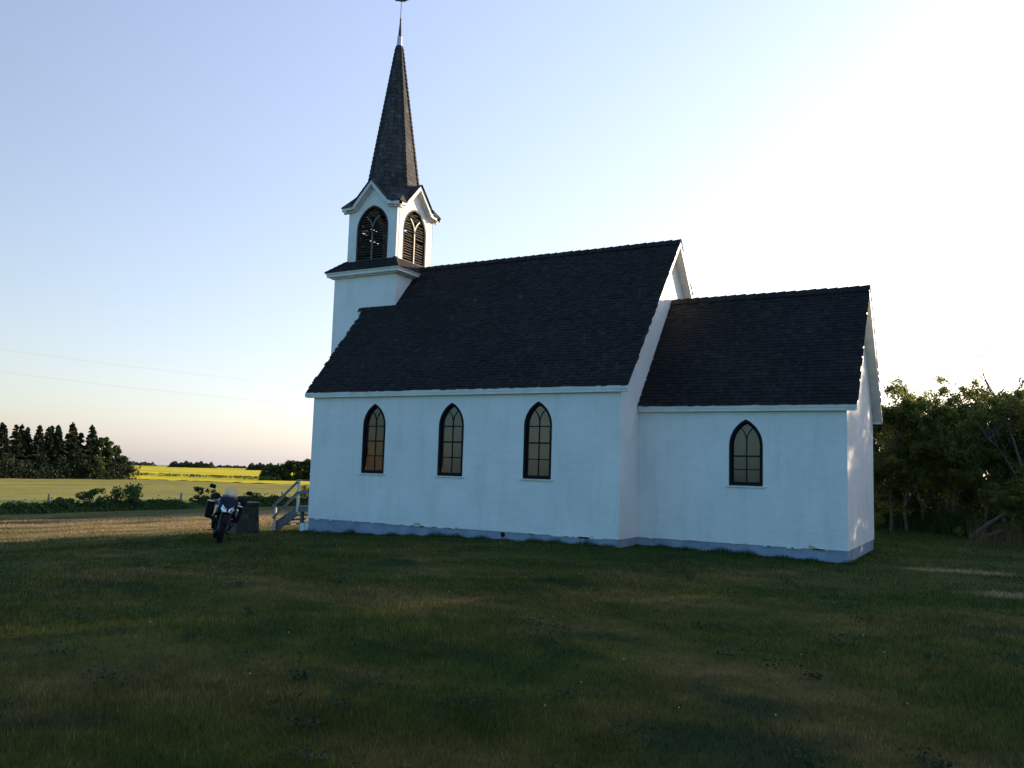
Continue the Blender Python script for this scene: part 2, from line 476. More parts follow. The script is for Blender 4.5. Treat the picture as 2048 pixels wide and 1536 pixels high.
# ------------------------------------------------------------------ terrain
KX = [-4500, -1000, -400, -200, -100, -45, -36, -33, -28, -17, -8, -3.5, -1.5, 0, 5, 9, 14, 20, 80, 4500]
KZ = [-29, -8.0, -5.2, -3.7, -2.9, -2.15, -2.0, -1.9, -1.6, -1.1, -.86, -.71, -.56, -.42, -.22, -.18, -.27, -.22, -.4, -5]
def gz(x, y):
    x = np.asarray(x, float); y = np.asarray(y, float)
    d = np.maximum(.5, .06 * np.abs(x + 2))
    z = sum(np.interp(x + k * d, KX, KZ) for k in (-1, -.5, 0, .5, 1)) / 5
    z = z + .025 * np.sin(x * .9 + 1.3 * np.sin(y * .6)) * np.cos(y * .8 + x * .3) * np.clip((np.hypot(x - 7, y - 3) - 8) / 5, 0, 1)
    return z
def G(x, y): return float(gz(x, y))
def axis(lo, hi, fine0, fine1, step, grow=1.18):
    a = list(np.arange(fine0, fine1 + step, step)); s_ = step
    while a[-1] < hi: s_ *= grow; a.append(min(hi, a[-1] + s_))
    s_ = step
    while a[0] > lo: s_ *= grow; a.insert(0, max(lo, a[0] - s_))
    return np.array(a)
def sheet(name, xs, ys, mat, dz=0, rough=0):
    X, Y = np.meshgrid(xs, ys); Z = gz(X, Y) + dz
    if rough: Z = Z + rng.normal(0, rough, Z.shape)
    nx, ny = len(xs), len(ys)
    vs = np.stack([X, Y, Z], -1).reshape(-1, 3)
    i = np.arange(nx * ny).reshape(ny, nx)
    q = np.stack([i[:-1, :-1], i[:-1, 1:], i[1:, 1:], i[1:, :-1]], -1).reshape(-1, 4)
    me = bpy.data.meshes.new(name); me.from_pydata(vs.tolist(), [], q.tolist()); me.materials.append(M[mat])
    me.polygons.foreach_set('use_smooth', [True] * len(me.polygons))
    ob = bpy.data.objects.new(name, me); col.objects.link(ob); return tag(ob, kind='structure')

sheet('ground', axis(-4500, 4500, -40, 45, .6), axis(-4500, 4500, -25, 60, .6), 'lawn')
fxs = -axis(36, 4400, 36, 120, 1.5, 1.06)[::-1]
sheet('crop_field', fxs, axis(-900, 107, -20, 111, 1.5, 1.1), 'crop', .35, .05)
sheet('canola_field', -axis(40, 1400, 40, 200, 2.0, 1.05)[::-1], axis(110, 900, 110, 200, 2.0, 1.06), 'canola', .44, .05)
sheet('far_field', -axis(300, 4400, 300, 400, 30, 1.1)[::-1], axis(915, 4400, 915, 960, 15, 1.1), 'farfield', .6, .1)

# ------------------------------------------------------------------ church dimensions
L, W, HE, ZR, SL = 9.353, 7.081, 3.686, 7.845, 1.1745
OV, OE = .241, .145
YS, XC, HEC, ZRC = 1.195, 14.1065, 3.309, 6.191
SLC = (ZRC - HEC) / (W / 2 - YS); OVC = .235
YC = W / 2
TX0, TX1, TY0, TY1 = -1.5, .952, YC - 1.226, YC + 1.226
TCX = (TX0 + TX1) / 2

church = empty('church', (0, 0, 0))
tag(church, 'white stucco country church with dark shingle roofs and a pointed steeple', 'church')

def arch(cx, z0, a, H, hs, inset=0, n=10):
    """pointed arch outline, counter-clockwise from lower left; a half width, H total height, hs arch rise"""
    r = (hs * hs + a * a) / (2 * a); off = r - a; ri = r - inset; ai = a - inset
    zs = z0 + H - hs
    top = math.sqrt(max(ri * ri - off * off, 1e-6))
    th = math.asin(min(1, top / ri))
    p = [(cx - ai, z0 + inset), (cx + ai, z0 + inset)]
    for i in range(n + 1):
        t_ = th * i / n
        p.append((cx - off + ri * math.cos(t_), zs + ri * math.sin(t_)))
    for i in range(n - 1, -1, -1):
        t_ = th * i / n
        p.append((cx + off - ri * math.cos(t_), zs + ri * math.sin(t_)))
    return p

# wall frames: P(s,z,depth) with depth positive into the building
def PS(y0): return lambda s, z, d: (s, y0 + d, z)
def PN(y0): return lambda s, z, d: (s, y0 - d, z)
def PE(x0): return lambda s, z, d: (x0 - d, s, z)
def PW(x0): return lambda s, z, d: (x0 + d, s, z)

NWIN = [2.205, 4.70, 7.21]
WZ, WH, WHS, WA = 1.31, 1.885, .60, .381
CWIN, CWH = 11.935, 1.51
TH = .22
mb = MB()
mb.panel([(0, 0), (L, 0), (L, HE - .03), (0, HE - .03)], [arch(c_, WZ, WA, WH, WHS) for c_ in NWIN], PS(0), 0, TH)
mb.panel([(0, 0), (L, 0), (L, HE - .03), (0, HE - .03)], [arch(c_, WZ, WA, WH, WHS) for c_ in NWIN], PN(W), 0, TH)
g_ = [(TH, 0), (W - TH, 0), (W - TH, HE + TH * SL - .06), (YC, ZR - .06), (TH, HE + TH * SL - .06)]
mb.panel(g_, [], PE(L), 0, TH)
mb.panel(g_, [], PW(0), 0, TH)
# gable corners closing strips
for x0, x1 in ((0, TH), (L - TH, L)):
    pass
mb.build('nave_wall', 'stucco', church)
mb = MB()
ys2 = W - YS
mb.panel([(L + .002, 0), (XC, 0), (XC, HEC - .03), (L + .002, HEC - .03)], [arch(CWIN, WZ, WA, CWH, WHS)], PS(YS), 0, TH)
mb.panel([(L + .002, 0), (XC, 0), (XC, HEC - .03), (L + .002, HEC - .03)], [arch(CWIN, WZ, WA, CWH, WHS)], PN(ys2), 0, TH)
mb.panel([(YS + TH, 0), (ys2 - TH, 0), (ys2 - TH, HEC + TH * SLC - .06), (YC, ZRC - .06), (YS + TH, HEC + TH * SLC - .06)], [], PE(XC), 0, TH)
mb.build('chancel_wall', 'stucco', church)
mb = MB()
mb.panel([(TX0, -.0), (TX1, -.0), (TX1, 7.56), (TX0, 7.56)], [], PS(TY0), 0, .15)
mb.panel([(TX0, -.0), (TX1, -.0), (TX1, 7.56), (TX0, 7.56)], [], PN(TY1), 0, .15)
mb.panel([(TY0 + .15, 0), (TY1 - .15, 0), (TY1 - .15, 7.56), (TY0 + .15, 7.56)], [[(YC - .6, .2), (YC + .6, .2), (YC + .6, 2.4), (YC - .6, 2.4)]], PW(TX0), 0, .15)
mb.panel([(TY0 + .15, 0), (TY1 - .15, 0), (TY1 - .15, 7.56), (TY0 + .15, 7.56)], [], PE(TX1), 0, .15)
mb.build('tower_wall', 'stucco', church)
mb = MB()
mb.box((TX0 + .04, YC - .6, .2), (TX0 + .09, YC + .6, 2.4))
for zz in (.4, 1.4):
    for yy in (YC - .5, YC + .06):
        mb.box((TX0 + .025, yy, zz), (TX0 + .04, yy + .44, zz + .8))
d_ = mb.build('door', 'wood_grey', church)
mb = MB(); mb.ell((TX0 + .0, YC + .05, 1.25), (.03, .03, .03)); mb.build('handle', 'rust', d_)

# foundation
mb = MB()
fi = .018
mb.box((fi, fi, -1.4), (L - fi, .3, -.002)); mb.box((fi, W - .3, -1.4), (L - fi, W - fi, -.002))
mb.box((fi, .3, -1.4), (.3, W - .3, -.002)); mb.box((L - .3, .3, -1.4), (L - fi, W - .3, -.002))
mb.box((L - fi, YS + fi, -1.4), (XC - fi, YS + .3, -.002)); mb.box((L - fi, ys2 - .3, -1.4), (XC - fi, ys2 - fi, -.002))
mb.box((XC - .3, YS + .3, -1.4), (XC - fi, ys2 - .3, -.002))
mb.box((TX0 + fi, TY0 + fi, -1.6), (fi, TY1 - fi, -.002))
found = mb.build('foundation', 'found', church)
mb = MB()
mb.torus((6.31, fi - .004, -.075), (0, 1, 0), .055, .009, 20, 6)
mb.tube([(6.31, fi - .003, -.075), (6.31, fi + .001, -.075)], .05, 20)
mb.build('vent_pipe', 'black', found)
# chipped plaster along the foot of the wall
for x, w, h in ((3.62, .26, .07), (4.9, .12, .03), (1.5, .1, .03), (8.6, .16, .03)):
    mb = MB(); mb.add([(x, -.006, -.012), (x + w, -.006, -.012), (x + w * .82, -.006, h), (x + w * .22, -.006, h * .9)], [(0, 1, 2, 3)]); mb.build('plaster_patch', 'tan', church)
for x, w, h in ((13.28, .30, .085), (11.9, .15, .03)):
    mb = MB(); mb.add([(x, YS - .006, -.012), (x + w, YS - .006, -.012), (x + w * .45, YS - .006, h * .6), (x + w * .12, YS - .006, h)], [(0, 1, 2, 3)]); mb.build('plaster_patch', 'tan', church)
mb = MB()
for i in range(26):
    x = random.uniform(.1, 9.2); w = random.uniform(.05, .4)
    mb.box((x, -.012, -.016 - random.random() * .012), (min(x + w, 9.34), .0, random.uniform(.003, .012)))
for i in range(14):
    x = random.uniform(9.5, 13.8); w = random.uniform(.05, .3)
    mb.box((x, YS - .012, -.016 - random.random() * .012), (x + w, YS, random.uniform(.003, .012)))
mb.build('drip_edge', 'trim', church)

# ------------------------------------------------------------------ windows
def make_window(c_, z0, H, P, bars, name_parent, arch_z):
    mb = MB()
    o_ = arch(c_, z0, WA, H, WHS); i_ = arch(c_, z0, WA, H, WHS, .055)
    n = len(o_)
    # outer ring with depth
    vs = [P(a, b_, -.006) for a, b_ in o_] + [P(a, b_, -.006) for a, b_ in i_] + [P(a, b_, .15) for a, b_ in o_] + [P(a, b_, .15) for a, b_ in i_]
    fs = []
    for k in range(n):
        j = (k + 1) % n
        fs += [(k, j, n + j, n + k), (2 * n + k, 3 * n + k, 3 * n + j, 2 * n + j), (n + k, n + j, 3 * n + j, 3 * n + k), (k, 2 * n + k, 2 * n + j, j)]
    mb.add(vs, fs)
    # sash ring, further in
    a_ = arch(c_, z0, WA, H, WHS, .05); b2 = arch(c_, z0, WA, H, WHS, .085)
    vs = [P(a, b_, .07) for a, b_ in a_] + [P(a, b_, .07) for a, b_ in b2] + [P(a, b_, .11) for a, b_ in a_] + [P(a, b_, .11) for a, b_ in b2]
    mb.add(vs, fs)
    def bar(p, q, w, d0=.075, d1=.105):
        (x0, z0_), (x1, z1_) = p, q
        dx, dz = x1 - x0, z1_ - z0_; l_ = math.hypot(dx, dz); nx, nz = -dz / l_ * w / 2, dx / l_ * w / 2
        c4 = [(x0 - nx, z0_ - nz), (x1 - nx, z1_ - nz), (x1 + nx, z1_ + nz), (x0 + nx, z0_ + nz)]
        vs = [P(a, b_, d0) for a, b_ in c4] + [P(a, b_, d1) for a, b_ in c4]
        mb.add(vs, [(0, 1, 2, 3), (4, 7, 6, 5), (0, 4, 5, 1), (1, 5, 6, 2), (2, 6, 7, 3), (3, 7, 4, 0)])
    fork = z0 + H * arch_z
    bar((c_, z0 + .05), (c_, fork), .024)
    for f_, w in bars:
        bar((c_ - WA + .06, z0 + H * f_), (c_ + WA - .06, z0 + H * f_), w, .073, .108)
    r = (WHS * WHS + WA * WA) / (2 * WA)
    for sgn in (-1, 1):   # Y tracery arcs leaving the mullion
        pts = []
        for i in range(7):
            t_ = R(35) * i / 6
            x = r * (1 - math.cos(t_)); z = r * math.sin(t_)
            pts.append((c_ + sgn * x * 1.25, fork - .02 + z * .82))
        for p, q in zip(pts[:-1], pts[1:]):
            if abs(q[0] - c_) < WA * .62: bar(p, q, .02, .077, .103)
    fr = mb.build('window', 'black', church)
    mb = MB()
    ip = arch(c_, z0, WA, H, WHS, .07)
    mb.add([P(a, b_, .09) for a, b_ in ip], [tuple(range(len(ip)))])
    mb.build('pane', 'clearglass' if (c_ == NWIN[0] or P(0, 0, 0)[1] > 3) else 'glass', fr)
    mb = MB()
    vs = []
    for d in (-.045, .06):
        for s_ in (-WA - .06, WA + .06):
            for z in (z0 - .035, z0 - .003): vs.append(P(c_ + s_, z, d))
    mb.add(vs, [(0, 1, 3, 2), (4, 6, 7, 5), (0, 4, 5, 1), (2, 3, 7, 6), (1, 5, 7, 3), (0, 2, 6, 4)])
    mb.build('sill', 'trim', fr)
    return fr
NB = ((.252, .022), (.463, .036), (.678, .026))
CB = ((.244, .022), (.446, .034))
for c_ in NWIN:
    make_window(c_, WZ, WH, PS(0), NB, church, .74)
    make_window(c_, WZ, WH, PN(W), NB, church, .74)
make_window(CWIN, WZ, CWH, PS(YS), CB, church, .69)
make_window(CWIN, WZ, CWH, PN(ys2), CB, church, .69)

# interior seen through the panes
mb = MB()
mb.box((TH, TH, -.04), (L - TH, W - TH, .02)); mb.box((L + .01, YS + TH, -.04), (XC - TH, ys2 - TH, .2))
mb.build('interior_floor', 'infloor', church)
mb = MB()
mb.box((TX1 + .005, .4, .02), (TX1 + .04, W - .4, 3.2))
for i in range(6):
    x = 2.3 + i * 1.0
    for y0, y1 in ((.7, 2.9), (4.2, 6.4)):
        mb.box((x, y0, .02), (x + .05, y1, .95)); mb.box((x + .05, y0, .4), (x + .45, y1, .45))
mb.build('interior_woodwork', 'inwood', church)
mb = MB()
mb.box((TH, TH + .01, 3.7), (L - TH, W - TH - .01, 3.74))
mb.build('interior_ceiling', 'inwall', church)

# ------------------------------------------------------------------ shingles
def shingles(mb, p0, p1, p2, p3, expo=.108, w0=.08, w1=.19, clip=None, n_hint=None):
    """cover the quad p0-p1 (eave) / p3-p2 (top) with overlapping tapered shingles"""
    p0, p1, p2, p3 = map(Vector, (p0, p1, p2, p3))
    up = ((p3 + p2) - (p0 + p1)) / 2; sl = up.length
    nrm = (p1 - p0).cross(up).normalized()
    if nrm.z < 0: nrm = -nrm
    nc = max(1, round(sl / expo)); e = 1 / nc
    for j in range(nc):
        va = j * e; vb = min(1, va + e * 1.45)
        A0, B0 = p0.lerp(p3, va), p1.lerp(p2, va)
        A1, B1 = p0.lerp(p3, vb), p1.lerp(p2, vb)
        w = (B0 - A0).length
        if w < .02: continue
        u = -random.uniform(0, .12)
        rowt = random.gauss(0, .003)
        while u < w:
            ww = random.uniform(w0, w1); a = max(u, -.012) / w; b_ = min(u + ww - .006, w + .012) / w
            u += ww
            if b_ - a < .01: continue
            if clip:
                r_ = clip(A0.lerp(B0, a), A0.lerp(B0, b_))
                if r_ is None: continue
                k0, k1 = r_; a, b_ = a + (b_ - a) * k0, a + (b_ - a) * k1
            t_ = random.uniform(.008, .015); sag = random.gauss(rowt, .005)
            upv = (A1 - A0).normalized()
            q = [A0.lerp(B0, a) + upv * sag, A0.lerp(B0, b_) + upv * (sag + random.gauss(0, .003)), A1.lerp(B1, b_), A1.lerp(B1, a)]
            lo = [x + nrm * .0 for x in q]
            hi = [q[0] + nrm * (t_ + random.uniform(0, .004)), q[1] + nrm * (t_ + random.uniform(0, .004)), q[2] + nrm * .003, q[3] + nrm * .003]
            mb.tone = min(1, max(0, random.gauss(.42, .24)))
            if random.random() < .02: mb.tone = 1
            mb.add(lo[:2] + hi, [(2, 3, 4, 5), (0, 1, 3, 2), (0, 2, 5), (1, 4, 3)])

def roof_part(name, x0, x1, y0, slope, z_at0, yc, sgn, oe, tower=False, ends=(True, True)):
    """one slope: sgn=-1 near (south), +1 far; z = z_at0 + slope*(distance in from wall)"""
    def Y(d): return (y0 + d) if sgn < 0 else (W - y0 - d)
    def Z(d): return z_at0 + slope * d
    top = yc - y0
    mb = MB(); mb.cur = 0
    clip = None
    if tower:
        def clip(a, b_):
            m_ = (a.y if sgn < 0 else W - a.y)
            if m_ < TY0 - .02: return (0, 1)
            if b_.x < TX1 + .01: return None
            if a.x < TX1: return ((TX1 - a.x) / (b_.x - a.x), 1)
            return (0, 1)
    shingles(mb, (x0, Y(-oe), Z(-oe)), (x1, Y(-oe), Z(-oe)), (x1, Y(top), Z(top)), (x0, Y(top), Z(top)), clip=clip)
    ob = mb.build(name, 'shingle', church)
    # board deck and soffit below
    mb = MB(); t_ = .075
    def deck(xa, xb, da, db):
        nz = .012
        vs = []
        for x in (xa, xb):
            for d in (da, db):
                vs += [(x, Y(d), Z(d) - nz), (x, Y(d), Z(d) - nz - t_)]
        mb.add(vs, [(0, 1, 3, 2), (4, 6, 7, 5), (1, 5, 7, 3), (0, 4, 5, 1), (0, 2, 6, 4), (2, 3, 7, 6)])
    xa, xb = x0 + .015, x1 - .015
    if tower:
        deck(xa, xb, -oe + .02, TY0 - y0 - .002); deck(TX1 + .002, xb, TY0 - y0 + .001, top)
    else:
        deck(xa, xb, -oe + .02, top)
    mb.m = [1 if i % 6 == 4 else 0 for i in range(len(mb.f))]
    mb.build('roof_deck', ['trim', 'felt'], ob)
    return ob

nr1 = roof_part('nave_roof', -OV, L + OV, 0, SL, HE, YC, -1, OE, tower=True)
nr2 = roof_part('nave_roof', -OV, L + OV, 0, SL, HE, YC, 1, OE, tower=True)
cr1 = roof_part('chancel_roof', L + .003, XC + OVC, YS, SLC, HEC, YC, -1, OE)
cr2 = roof_part('chancel_roof', L + .003, XC + OVC, YS, SLC, HEC, YC, 1, OE)

def ridge_caps(x0, x1, z, slope, parent):
    mb = MB(); x = x1
    while x > x0 + .03:
        a = max(x0, x - .30); mb.tone = random.uniform(.1, .8)
        zt = z + random.uniform(.028, .04)
        for s_ in (-1, 1):
            hw = .13
            vs = [(x, YC, zt + .022), (a, YC, zt - .004), (a, YC + s_ * hw, zt - .004 - hw * slope), (x, YC + s_ * hw, zt + .022 - hw * slope),
                  (x, YC, zt + .004), (x, YC + s_ * hw, zt + .004 - hw * slope)]
            mb.add(vs, [(0, 1, 2, 3), (0, 3, 5, 4)])
        x -= .25
    mb.build('ridge_cap', 'shingle', parent)
ridge_caps(TX1 - .25, L + OV + .01, ZR, SL, nr1)
ridge_caps(L, XC + OVC + .01, ZRC, SLC, cr1)
# short cap where the lower roof meets the tower
mb = MB(); x = TX1
while x > -OV:
    mb.tone = random.uniform(.3, 1)
    zt = HE + SL * TY0
    mb.add([(x, TY0 - .11, zt - .11 * SL + .035), (x - .2, TY0 - .11, zt - .11 * SL + .022), (x - .2, TY0 - .003, zt + .03), (x, TY0 - .003, zt + .045),
            (x, TY0 - .11, zt - .11 * SL)], [(0, 1, 2, 3), (0, 4, 3)])
    x -= .17
mb.build('ridge_cap', 'shingle', nr1)

def barge(x, y0, slope, z0, oe, top_y, xin, parent, both=True, notch=None):
    """rake boards (outer fascia) and boxed soffit on a gable end at x; xin = wall face"""
    sx = 1 if x > xin else -1
    for sg in (-1, 1):
        mb = MB()
        Y = (lambda d: y0 + d) if sg < 0 else (lambda d: W - y0 - d)
        top = YC - y0 if notch is None else notch
        za, zb = z0 + slope * (-oe + .01), z0 + slope * top
        # fascia board
        h0, h1 = .025, .165
        xo, xi = x, x - sx * .025
        vs = []
        for xx in (xo, xi):
            vs += [(xx, Y(-oe + .01), za - h0), (xx, Y(top), zb - h0), (xx, Y(top), zb - h1), (xx, Y(-oe + .01), za - h1 + .03)]
        mb.add(vs, [(0, 1, 2, 3), (4, 7, 6, 5), (0, 4, 5, 1), (3, 2, 6, 7), (0, 3, 7, 4), (1, 5, 6, 2)])
        # soffit box behind the fascia
        h2 = .10
        xo, xi = x - sx * .026, xin + sx * .001
        vs = []
        for xx in (xo, xi):
            vs += [(xx, Y(-oe + .03), za - .092), (xx, Y(top), zb - .092), (xx, Y(top), zb - h2 - .04), (xx, Y(-oe + .03), za - h2)]
        mb.add(vs, [(0, 1, 2, 3), (4, 7, 6, 5), (0, 4, 5, 1), (3, 2, 6, 7), (0, 3, 7, 4), (1, 5, 6, 2)])
        mb.build('barge_board', 'trim', parent)
barge(L + OV - .008, 0, SL, HE, OE, 0, L, nr1)
barge(XC + OVC - .008, YS, SLC, HEC, OE, 0, XC, cr1)
barge(-OV + .008, 0, SL, HE, OE, 0, 0, nr1, notch=TY0 - .004)
# eave fascia under the shingle butts, closed soffits
def eave(xa, xb, y, zt, sg, wall):
    mb = MB()
    mb.box((xa, min(y, y - sg * .022), zt - .15), (xb, max(y, y - sg * .022), zt - .015))
    mb.box((xa, min(wall, y - sg * .023), zt - .15), (xb, max(wall, y - sg * .023), zt - .135)); mb.build('eave_fascia', 'trim', church)
for sg, f_ in ((-1, lambda d: d), (1, lambda d: W - d)):
    eave(-OV + .04, L + OV - .04, f_(-OE + .03), HE - OE * SL + .02, sg, f_(0.0))
    eave(L + .02, XC + OVC - .04, f_(YS - OE + .03), HEC - OE * SLC + .02, sg, f_(YS))

# ------------------------------------------------------------------ tower skirt roof, belfry, spire
mb = MB()
H0, Z0_, H1, Z1_ = 1.226 + .235, 7.613, .985, 8.03
def sq(h, z): return [(TCX - h, YC - h, z), (TCX + h, YC - h, z), (TCX + h, YC + h, z), (TCX - h, YC + h, z)]
a4, b4 = sq(H0, Z0_), sq(H1, Z1_)
for i in range(4):
    j = (i + 1) % 4
    shingles(mb, a4[i], a4[j], b4[j], b4[i], expo=.12)
# hip caps
for i in range(4):
    p, q = Vector(a4[i]), Vector(b4[i]); n_ = 5
    for k in range(n_):
        mb.tone = random.uniform(.2, .9)
        u0, u1 = p.lerp(q, k / n_), p.lerp(q, min(1, (k + 1.3) / n_))
        for (dx, dy) in ((1, 0), (0, 1)):
            sxx = -1 if p.x > TCX else 1; syy = -1 if p.y > YC else 1
            o_ = Vector((dx * sxx * .1, dy * syy * .1, 0))
            mb.add([u0 + Vector((0, 0, .05)), u0 + o_ + Vector((0, 0, .045)), u1 + o_ + Vector((0, 0, .03)), u1 + Vector((0, 0, .032)), u0 + Vector((0, 0, .02)), u0 + o_ + Vector((0, 0, .015))],
                   [(0, 1, 2, 3), (0, 4, 5, 1)])
skirt = mb.build('tower_skirt_roof', 'shingle', church)
mb = MB()
def ringbox(mb, h, t_, z0, z1):
    mb.box((TCX - h, YC - h, z0), (TCX + h, YC - h + t_, z1)); mb.box((TCX - h, YC + h - t_, z0), (TCX + h, YC + h, z1))
    mb.box((TCX - h, YC - h + t_, z0), (TCX - h + t_, YC + h - t_, z1)); mb.box((TCX + h - t_, YC - h + t_, z0), (TCX + h, YC + h - t_, z1))
ringbox(mb, H0 - .02, .22, Z0_ - .035, Z0_ + .0)
ringbox(mb, H0 - .05, .184, Z0_ - .13, Z0_ - .036)
ringbox(mb, H0 - .14, .094, Z0_ - .17, Z0_ - .131)
mb.box((TCX - H1, YC - H1, Z0_ + .01), (TCX + H1, YC + H1, Z1_ - .03))
mb.build('tower_cornice', 'trim', skirt)

BH = .967
BX0, BX1, BY0, BY1 = TCX - BH, TCX + BH, YC - BH, YC + BH
mb = MB()
def bel_outline(c_, k): 
    return [(c_ - BH + k, 7.95), (c_ + BH - k, 7.95), (c_ + BH - k, 9.74), (c_ + .68, 9.74), (c_, 10.46), (c_ - .68, 9.74), (c_ - BH + k, 9.74)]
OPA, OPZ, OPH, OPS = .63, 8.02, 1.80, .76
for P, c_, k in ((PS(BY0), TCX, 0), (PN(BY1), TCX, 0), (PE(BX1), YC, .12), (PW(BX0), YC, .12)):
    o_ = bel_outline(c_, k)
    mb.panel(o_, [arch(c_, OPZ, OPA, OPH, OPS)], P, 0, .12)
mb.build('belfry_wall', 'stucco', church, bevel=.008)
# louvres
for P, c_ in ((PS(BY0), TCX), (PE(BX1), YC), (PN(BY1), TCX), (PW(BX0), YC)):
    mb = MB()
    # frame ring
    o_ = arch(c_, OPZ, OPA - .001, OPH - .001, OPS); i_ = arch(c_, OPZ, OPA - .001, OPH - .001, OPS, .05)
    n = len(o_)
    vs = [P(a, b_, .005) for a, b_ in o_] + [P(a, b_, .005) for a, b_ in i_] + [P(a, b_, .16) for a, b_ in o_] + [P(a, b_, .16) for a, b_ in i_]
    fs = []
    for k in range(n):
        j = (k + 1) % n
        fs += [(k, j, n + j, n + k), (2 * n + k, 3 * n + k, 3 * n + j, 2 * n + j), (n + k, n + j, 3 * n + j, 3 * n + k)]
    mb.add(vs, fs)
    r = (OPS ** 2 + OPA ** 2) / (2 * OPA); off = r - OPA; zs = OPZ + OPH - OPS
    z = OPZ + .07
    while z < OPZ + OPH - .12:
        hw = OPA - .045
        if z + .06 > zs:
            hh = z + .06 - zs
            hw = math.sqrt(max(r * r - hh * hh, 0)) - off - .045
        if hw > .06:
            for s0, s1 in ((-hw, .004), (.0, hw)):
                if s1 - s0 < .03 or random.random() < .06: continue
                tl = random.gauss(0, .012); t2 = random.gauss(0, .012)
                d0, d1 = .035, .145
                dzs = .062 + random.gauss(0, .008)
                vs = [P(c_ + s0, z - dzs / 2 + tl, d0), P(c_ + s1, z - dzs / 2 + t2, d0), P(c_ + s1, z + dzs / 2 + t2, d1), P(c_ + s0, z + dzs / 2 + tl, d1)]
                vs += [Vector(v) + Vector((0, 0, .014)) for v in vs]
                mb.add(vs, [(0, 1, 2, 3), (7, 6, 5, 4), (0, 4, 5, 1), (2, 6, 7, 3), (1, 5, 6, 2), (0, 3, 7, 4)])
        z += .082
    lv = mb.build('louvers', 'louver', church)
    mb = MB()
    def bar2(p, q, w, d0=.0, d1=.03):
        (x0, z0_), (x1, z1_) = p, q
        dx, dz = x1 - x0, z1_ - z0_; l_ = math.hypot(dx, dz); nx, nz = -dz / l_ * w / 2, dx / l_ * w / 2
        c4 = [(x0 - nx, z0_ - nz), (x1 - nx, z1_ - nz), (x1 + nx, z1_ + nz), (x0 + nx, z0_ + nz)]
        vs = [P(a, b_, d0) for a, b_ in c4] + [P(a, b_, d1) for a, b_ in c4]
        mb.add(vs, [(0, 1, 2, 3), (4, 7, 6, 5), (0, 4, 5, 1), (1, 5, 6, 2), (2, 6, 7, 3), (3, 7, 4, 0)])
    bar2((c_, OPZ + .02), (c_, zs - .03), .045)
    for sgn in (-1, 1):
        pts = [(c_ + sgn * (r * (1 - math.cos(R(48) * i / 8))) * 1.0, zs - .04 + r * math.sin(R(48) * i / 8) * .78) for i in range(9)]
        for p, q in zip(pts[:-1], pts[1:]):
            if abs(q[0] - c_) < OPA * .56: bar2(p, q, .042)
    mb.build('tracery', 'wood_cream' if P(0, 0, 0)[0] == BX1 else 'wood_grey', lv)  # sunlit east side cream, shaded sides greyer: sun and shade put into colour

# cornice of the belfry: returns and little gables
CO = 1.145
mb = MB()
for idx, (P, c_, ext) in enumerate(((PS(BY0), TCX, CO), (PE(BX1), YC, CO - .003), (PN(BY1), TCX, CO), (PW(BX0), YC, CO - .003))):
    dz = -.003 * (idx % 2)
    up = [(-ext, 9.79), (-.70, 9.86), (0, 10.60), (.70, 9.86), (ext, 9.79)]
    lo_ = [(-ext, 9.69), (-.66, 9.74), (0, 10.46), (.66, 9.74), (ext, 9.69)]
    dep = CO - BH
    for k in range(4):
        q = [up[k], up[k + 1], lo_[k + 1], lo_[k]]
        vs = [P(c_ + a, b_ + dz, -dep) for a, b_ in q] + [P(c_ + a, b_ + dz, .001) for a, b_ in q]
        mb.add(vs, [(0, 1, 2, 3), (4, 7, 6, 5), (0, 4, 5, 1), (3, 2, 6, 7), (0, 3, 7, 4), (1, 5, 6, 2)])
        q2 = [(a, b_ - .12) for a, b_ in q[:2]] + [(a, b_ - .055) for a, b_ in q[2:]]
        vs = [P(c_ + a, b_ + dz, -dep * .45) for a, b_ in q2] + [P(c_ + a, b_ + dz, .002) for a, b_ in q2]
        mb.add(vs, [(0, 1, 2, 3), (4, 7, 6, 5), (0, 4, 5, 1), (3, 2, 6, 7), (0, 3, 7, 4), (1, 5, 6, 2)])
mb.build('belfry_cornice', 'trim', church)

# spire
SC = Vector((TCX, YC, 0))
def octa(rr, z): return [SC + Vector((rr * math.cos(R(22.5 + 45 * i)), rr * math.sin(R(22.5 + 45 * i)), z)) for i in range(8)]
ZT = 15.60
def rad(z): return .105 + (ZT - z) / (ZT - 10.58) * (.885 - .105)
mb = MB()
zlow = 10.05
o0, o1 = octa(rad(zlow), zlow), octa(rad(ZT), ZT)
for i in range(8):
    j = (i + 1) % 8
    shingles(mb, o0[i], o0[j], o1[j], o1[i], expo=.15, w0=.08, w1=.17)
    mb.tone = .2
    mb.add([o0[i], o0[j], o1[j], o1[i]], [(0, 1, 2, 3)])
# hip caps on the eight edges
for i in range(8):
    p, q = o0[i], o1[i]
    n_ = int((q - p).length / .15)
    for k in range(n_):
        mb.tone = random.uniform(.15, .85)
        u0, u1 = p.lerp(q, k / n_), p.lerp(q, min(1, (k + 1.4) / n_))
        out = Vector((math.cos(R(22.5 + 45 * i)), math.sin(R(22.5 + 45 * i)), 0))
        tw_ = max(.035, .075 * (1 - k / n_ * .5))
        for sgn in (-1, 1):
            ang = R(22.5 + 45 * i + sgn * 112.5)
            tdir = Vector((math.cos(ang), math.sin(ang), 0)) * tw_
            a, b_ = u0 + out * .045, u1 + out * .018
            mb.add([a, a + tdir, b_ + tdir, b_, a - out * .03, a + tdir - out * .03], [(0, 1, 2, 3), (0, 4, 5, 1)])
